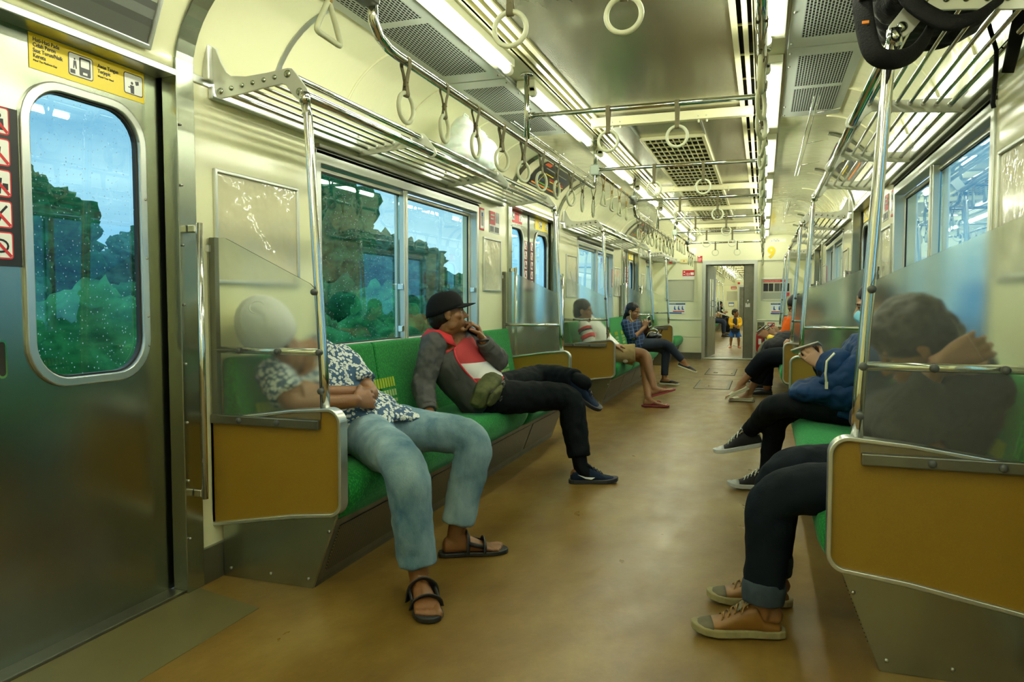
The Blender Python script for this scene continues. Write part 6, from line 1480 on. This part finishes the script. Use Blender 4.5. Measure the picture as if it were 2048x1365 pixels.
# --- right bench, first seat: sleeper behind the frosted screen
t = person((.45, 2.55, .43), 'person in charcoal sweater and cuffed jeans dozing behind the near right screen')
D = dict(hipR=(.47, 2.66, .515), hipL=(.46, 2.45, .50), shR=(.60, 2.74, .80), shL=(.60, 2.40, .80), neck=(.545, 2.55, .875), head=(.425, 2.45, .930), hfwd=(-.80, .0, -.62), hup=(-.45, -.12, .9), fwd=(-1, 0, 0), HS=1.06,
    elL=(.355, 2.345, .665), wrL=(.470, 2.325, .880), elR=(.33, 2.66, .66), wrR=(.42, 2.45, .66), handL=dict(d=(.86, -.02, .46), n=(0, 1, -.1), ts=-1, curl=(.50, .50, .52, .56), spread=.07), handS=1.06, handR=dict(d=(.2, -1, 0), n=(0, 0, -1), ts=1),
    kneeL=(.035, 2.42, .455), ankL=(.015, 2.395, .11), toeL=(-.20, 2.35, .03), kneeR=(.06, 2.655, .475), ankR=(.045, 2.66, .11), toeR=(-.16, 2.63, .03))
T, ax = body(D, t, skin, .0042, shod=True)
shirt(D, t, grey_knit, .016, {'L': 1.80, 'R': 1.85}, (.074, .066, .046), disp=.018, dscale=.05, name='sweater')
pants(D, t, denim_d, (.096, .074, .062), .012, disp=.012, lens=(.86, .86))
for s in 'LR':
    k, a = vv(D['knee' + s]), vv(D['ank' + s]); m = MB(); m.tube([k.lerp(a, .80), k.lerp(a, .86), k.lerp(a, 1.0)], [.064, .068, .064], 20); part(m, 'jeans_cuff', denim_cuff, t, .005, 2, .006, .04)
hair(T, t, hair_m, [(-.015, 0, .045, .108, .098, .090), (-.045, 0, -.005, .085, .094, .088), (.03, 0, .075, .06, .07, .05), (-.06, 0, -.05, .05, .06, .05)], disp=.02, dscale=.04); face_parts(T, ax, t, eyes_open=False)
tan = pbr('tan_leather', (.24, .105, .014), .5, noise=.3, nscale=14); sole_t = pbr('dirty_rubber_sole', (.34, .29, .13), .7, noise=.45, nscale=14); suede = pbr('olive_suede', (.16, .14, .085), .9, noise=.3, nscale=20); lace_t = pbr('brown_laces', (.22, .12, .03), .8)
for s in 'LR': sneaker(t, D['ank' + s], D['toe' + s], None, 1.0, tan, sole_t, lace_t, h=.105, toecap=suede, tongue=suede, open_heel=True)

# --- right bench: person in blue jacket, mask, phone, canvas shoes
t = person((.42, 4.1, .43), 'person in blue hooded jacket, face mask and black trousers, legs crossed, using a phone')
D = dict(hipR=(.44, 4.22, .51), hipL=(.43, 4.03, .515), shR=(.55, 4.28, .84), shL=(.55, 3.96, .83), neck=(.56, 4.12, .93), head=(.535, 4.10, 1.035), hfwd=(-1, 0, -.25), hup=(-.1, 0, 1), fwd=(-1, 0, 0), S=.95,
    elL=(.36, 3.94, .635), wrL=(.285, 4.01, .725), elR=(.38, 4.28, .62), wrR=(.27, 4.13, .73), handL=dict(d=(-.75, .25, .75), n=(.1, .9, -.1), ts=-1, curl=(.7, .7, .75, .8)), handR=dict(d=(-.7, -.2, .75), n=(0, -1, 0), ts=1, curl=(.7, .7, .7, .7)),
    kneeL=(.075, 4.06, .52), ankL=(-.065, 4.30, .325), toeL=(-.21, 4.29, .27), footnL=(-.25, 0, 1), kneeR=(.085, 4.20, .455), ankR=(.035, 4.31, .10), toeR=(-.15, 4.285, .03))
T, ax = body(D, t, skin_l, .0045, shod=True)
shirt(D, t, blue_c, .030, {'L': 1.55, 'R': 1.55}, (.088, .080, .060), disp=.026, dscale=.06, name='blue_jacket')
m = MB()
for c, r in (((.30, 4.05, .60), (.13, .17, .075)), ((.22, 4.02, .595), (.09, .13, .06)), ((.40, 3.98, .60), (.12, .12, .10)), ((.36, 4.0, .72), (.10, .10, .10))): m.sphere(c, Vector(r), 16, 10)
part(m, 'jacket_front', blue_c, t, .007, 3, .025, .07)
m = MB(); m.tube([(.335, 3.91, .80), (.30, 3.90, .76), (.295, 3.895, .70), (.30, 3.89, .655)], .006, 6); m.box((.293, 3.885, .625), (.307, 3.893, .66)); part(m, 'zip', pbr('cream_zip', (.6, .55, .35), .5), t)
m = MB()
for s in 'LR': a, b = vv(D['el' + s]), vv(D['wr' + s]); m.tube([a.lerp(b, .35), a.lerp(b, .65), a.lerp(b, .92)], [.050, .046, .036], 16)
part(m, 'black_cuffs', black_c, t, .005, 2, .008, .03)
pants(D, t, black_c, (.092, .068, .046), .012, disp=.010, lens=(.98, .96))
hair(T, t, hair_m, [(-.020, 0, .045, .100, .088, .086), (-.045, 0, -.02, .072, .086, .09), (-.07, 0, -.10, .05, .08, .09)]); face_parts(T, ax, t)
m = MB(); E_ = MB(); E_.sphere((0, 0, 0), 1, 18, 12); m.add([T(.055 + v[0] * .055, v[1] * .056, -.052 + v[2] * .048) for v in E_.v], E_.f, True); m.add([T(.078 + v[0] * .040, v[1] * .03, -.040 + v[2] * .035) for v in E_.v], E_.f, True); part(m, 'face_mask', pbr('mask_blue', (.22, .58, .72), .7), t, .004, 3)
cv = pbr('black_canvas', (.010, .010, .011), .8); rub = pbr('white_rubber', (.55, .57, .55), .5)
sneaker(t, D['ankL'], D['toeL'], D['footnL'], .97, cv, rub, white_m, h=.095, toecap=rub, tongue=cv); sneaker(t, D['ankR'], D['toeR'], None, .97, cv, rub, white_m, h=.095, toecap=rub, tongue=cv)
ph = MB().box((-.036, -.0045, -.072), (.036, .0045, .072)).build('mobile_phone', pbr('silver_phone', (.55, .52, .45), .3, metal=.4), None, bevel=.004); ph.location = (.215, 4.075, .815); ph.rotation_euler = (1.2, .3, 1.2); tag(ph, 'silver phone held by the person in the blue jacket', 'phone')
MB().box((-.032, .0046, -.063), (.032, .0052, .063)).build('screen', black, ph)

# --- second right bench
def sitter(side, y, lab, **k):
    s = 1 if side == 'R' else -1; x = lambda w: X(s, w); S = k.get('S', .95); t = person((x(1.05), y, .43), lab)
    kx = k.get('kneew', .66); lean = k.get('lean', 0)
    D = dict(hipR=(x(1.06), y + s * .09, .515), hipL=(x(1.06), y - s * .09, .515), shR=(x(1.17 - lean), y + s * .165, .80), shL=(x(1.17 - lean), y - s * .165, .80), neck=(x(1.15 - lean), y, .88), head=(x(1.11 - lean * 1.2), y, .965), hfwd=(-s, k.get('look', 0), k.get('nod', -.25)), hup=(-s * .1, 0, 1), fwd=(-s, 0, 0), S=S,
        elR=(x(1.0 - lean), y + s * .2, .61), wrR=(x(.80 - lean * .5), y + s * .08, .66), elL=(x(1.0 - lean), y - s * .2, .61), wrL=(x(.80 - lean * .5), y - s * .07, .66),
        handR=dict(d=(-s, -s * .3, .6), n=(0, -s, -.3), ts=1, curl=(.7, .7, .7, .7)), handL=dict(d=(-s, s * .3, .6), n=(0, s, -.3), ts=-1, curl=(.7, .7, .7, .7)),
        kneeR=(x(kx), y + s * .10, .475), ankR=(x(kx + .0), y + s * .10, .095), toeR=(x(kx - .17), y + s * .12, .02), kneeL=(x(kx), y - s * .10, .475), ankL=(x(kx + .0), y - s * .10, .095), toeL=(x(kx - .17), y - s * .12, .02))
    D.update(k.get('over', {}))
    T, ax = body(D, t, k.get('skin', skin), .0065, feet=k.get('feet', False))
    shirt(D, t, k['top'], .016, {'R': k.get('sl', .9), 'L': k.get('sl', .9)}, (.070, .062, .050), voxel=.008, disp=.012)
    pants(D, t, k['bot'], k.get('pr', (.094, .072, .058)), .012, voxel=.008, disp=.01, lens=k.get('lens', (.93, .93)))
    if 'scarf' in k:
        m = MB()
        for (a, b, c, rx, ry, rz) in ((-.02, 0, .03, .105, .092, .10), (-.02, 0, -.07, .08, .085, .07), (.0, 0, -.15, .10, .12, .06)):
            E = MB(); E.sphere((0, 0, 0), 1, 18, 12); m.add([T(a + v[0] * rx, b + v[1] * ry, c + v[2] * rz) for v in E.v], E.f, True)
        part(m, 'headscarf', k['scarf'], t, .007, 3)
    else: hair(T, t, hair_m, k.get('hair', [(-.018, 0, .045, .098, .087, .085), (-.04, 0, -.005, .072, .083, .07)]), voxel=.008)
    face_parts(T, ax, t)
    for s_ in 'RL':
        if k.get('shoe') is not None: slipon(t, D['ank' + s_], D['toe' + s_], D.get('footn' + s_), S, k['shoe'], k.get('sole', black), h=.085)
    return t, D, T
dk = pbr('dark_grey_cloth', (.015, .016, .018), .8, spec=.12, noise=.3, nscale=9)
sk = pbr('black_skirt', (.006, .009, .014), .8, spec=.12, bump=.2, bscale=80)
crm = pbr('cream_canvas', (.60, .58, .42), .7)
t, D, T = sitter('R', 7.95, 'person in dark skirt with bare crossed legs and cream flat shoes', top=dk, bot=sk, skin=skin_l, lens=(.62, .62), pr=(.10, .085, .075), feet=True, shoe=crm, sole=crm,
    over=dict(kneeL=(.03, 7.90, .50), ankL=(-.21, 8.02, .19), toeL=(-.34, 8.02, .155), footnL=(-.45, 0, 1), kneeR=(.04, 8.03, .44), ankR=(-.13, 8.10, .085), toeR=(-.28, 8.12, .02), wrL=(.30, 7.9, .6), wrR=(.30, 8.0, .6)))
b = empty('coat', (.16, 8.3, .50)); blob('coat_folds', [((0, 0, .08), (.15, .20, .10)), ((.08, .1, .12), (.14, .22, .12)), ((-.08, .05, .0), (.10, .16, .12)), ((-.12, .0, -.06), (.05, .12, .10))], pbr('black_coat', (.008, .008, .009), .85, bump=.3, bscale=60), b, .01, 4, .04, .1)
tag(b, 'bulky black coat heaped on a lap on the second right bench', 'coat')
t, D, T = sitter('R', 8.75, 'person in orange top leaning forward over a phone on the right', top=orange_c, bot=black_c, nod=-.6, sl=.75, shoe=black,
    over=dict(S=1.08, shR=(.31, 8.92, .82), shL=(.30, 8.58, .82), neck=(.33, 8.75, .91), head=(.36, 8.75, 1.0), elR=(.22, 8.95, .60), elL=(.21, 8.56, .60), wrR=(.06, 8.82, .66), wrL=(.06, 8.68, .66), slouch=(-.03, 0, .02)))
MB().box((-.035, -.005, -.065), (.035, .005, .065)).build
m = MB(); m.tube([vv(D['el' + 'L']).lerp(vv(D['wrL']), .55), vv(D['elL']).lerp(vv(D['wrL']), .95)], [.040, .034], 16); part(m, 'yellow_sleeve_band', yellow_s, t)
def phone_at(p, lab):
    ph = MB().box((-.035, -.0045, -.065), (.035, .0045, .065)).build('mobile_phone', black, None, bevel=.003); ph.location = p; ph.rotation_euler = (.9, 0, PI / 2 + .2); tag(ph, lab, 'phone'); MB().box((-.031, -.0051, -.058), (.031, -.0045, .058)).build('screen', grey_s, ph)
phone_at(((vv(D['wrL']) + vv(D['wrR'])) / 2 + Vector((-.075, 0, .09))), 'dark phone in the hands of the person in the orange top')
t, D, T = sitter('R', 9.45, 'person in dark grey clothes with a phone beyond the orange top', top=dk, bot=dk, lean=.10, nod=-.5, shoe=black, sl=.75)
phone_at(((vv(D['wrL']) + vv(D['wrR'])) / 2 + Vector((-.075, 0, .09))), 'dark phone held by the person beyond the orange top')
t, D, T = sitter('R', 10.1, 'person in camouflage trousers at the far end of the second right bench', top=dk, bot=pbr('camouflage_cloth', (.20, .19, .10), .85, col2=(.06, .06, .03), nscale=14), shoe=pbr('grey_canvas', (.3, .3, .32), .7), kneew=.62)
# --- people in the next car
t, D, T = sitter('L', 27.9, 'person in dark headscarf sitting in the next car', top=black_c, bot=dk, scarf=black_c, shoe=black, look=-.5, nod=0, lean=.2, kneew=.58)
t, D, T = sitter('L', 22.9, 'person in navy trousers sitting in the next car', top=blue_c, bot=pbr('navy_cloth', (.012, .02, .05), .8), shoe=black, sl=.6, lean=.2, kneew=.50)
t, D, T = sitter('L', 24.2, 'person in black trousers beside the navy one in the next car', top=dk, bot=black_c, shoe=black, sl=.8, lean=.1, kneew=.55)
b = MB(); b.box((-.12, -.09, -.004), (.12, .09, .004)); nb = b.build('newspaper', white_m); nb.location = (-1.17, 23.0, .70); nb.rotation_euler = (.2, .35, .4); tag(nb, 'white paper held over a lap in the next car', 'paper')
MB().prism([(-.1, -.07), (.1, -.07), (.1, .07), (-.1, .07)], 'Z', .0042, .0048).build('print', grey_l, nb)
b = empty('bag', (-1.16, 26.4, 0.02)); blob('bag_body', [((0, 0, .22), (.14, .2, .22)), ((.02, .02, .38), (.13, .18, .14)), ((.0, 0, .08), (.14, .2, .09))], blk, b, .015, 3, .03, .1); MB().tube([(-.03, -.1, .48), (0, 0, .54), (.03, .1, .48)], .01, 6).build('handle', blk, b)
tag(b, 'big black bag standing on the floor of the next car by the seats', 'bag')

# --- the boy standing in the next car
t = person((-.59, 17.6, 0), 'small child in yellow jacket and blue shorts standing in the next car')
q = .50; bx, by = -.60, 17.6
D = dict(hipR=(bx - .045, by, .40), hipL=(bx + .045, by, .40), shR=(bx - .10, by, .665), shL=(bx + .10, by, .665), neck=(bx, by, .70), head=(bx + .005, by - .01, .795), hfwd=(.8, -.5, -.02), hup=(0, 0, 1), fwd=(.15, -1, 0), S=.60, HS=.80, handS=.6, shup=(0, 0, .015),
    elR=(bx - .115, by - .02, .55), wrR=(bx + .005, by - .13, .515), elL=(bx + .125, by - .01, .55), wrL=(bx + .05, by - .14, .50), handR=dict(d=(1, -.2, 0), n=(0, .3, -1), ts=-1), handL=dict(d=(-.3, -1, 0), n=(-1, 0, 0), ts=1),
    kneeR=(bx - .085, by, .22), ankR=(bx - .09, by, .05), toeR=(bx - .11, by - .10, .0), kneeL=(bx + .085, by, .22), ankL=(bx + .085, by, .05), toeL=(bx + .12, by - .10, .0), jaw=1.05)
T, ax = body(D, t, skin, .004, feet=True)
yj = pbr('yellow_jacket', (.85, .48, .01), .7)
shirt(D, t, pbr('navy_tee', (.012, .02, .05), .8), .006, {}, voxel=.005, disp=.004)
m = MB(); secs = torso(m, D, .018, .05, 1.02, .1, secs_only=True); loft(m, secs, 24, 2.4, PI / 2 + .35, 2.5 * PI - .35); jk = part(m, 'jacket', yj, t, solid=.008)
m = MB(); sleeves(m, D, 'RL', (.072, .068, .056), {'R': 1.75, 'L': 1.75}, .6); part(m, 'sleeve', yj, t, .005, 3, .006, .03, parent=jk)
pants(D, t, pbr('royal_blue_cloth', (.015, .10, .42), .8), (.100, .105, .09), .004, voxel=.005, disp=.006, lens=(.42, .42), name='shorts')
hair(T, t, hair_m, [(-.018, 0, .048, .098, .088, .082), (-.045, 0, .0, .07, .08, .07)], voxel=.005); face_parts(T, ax, t, .8)
for s in 'RL': slipon(t, D['ank' + s], D['toe' + s], None, .56, pbr('coral_rubber', (.70, .14, .07), .6), pbr('coral_rubber', (.70, .14, .07), .6), h=.085)
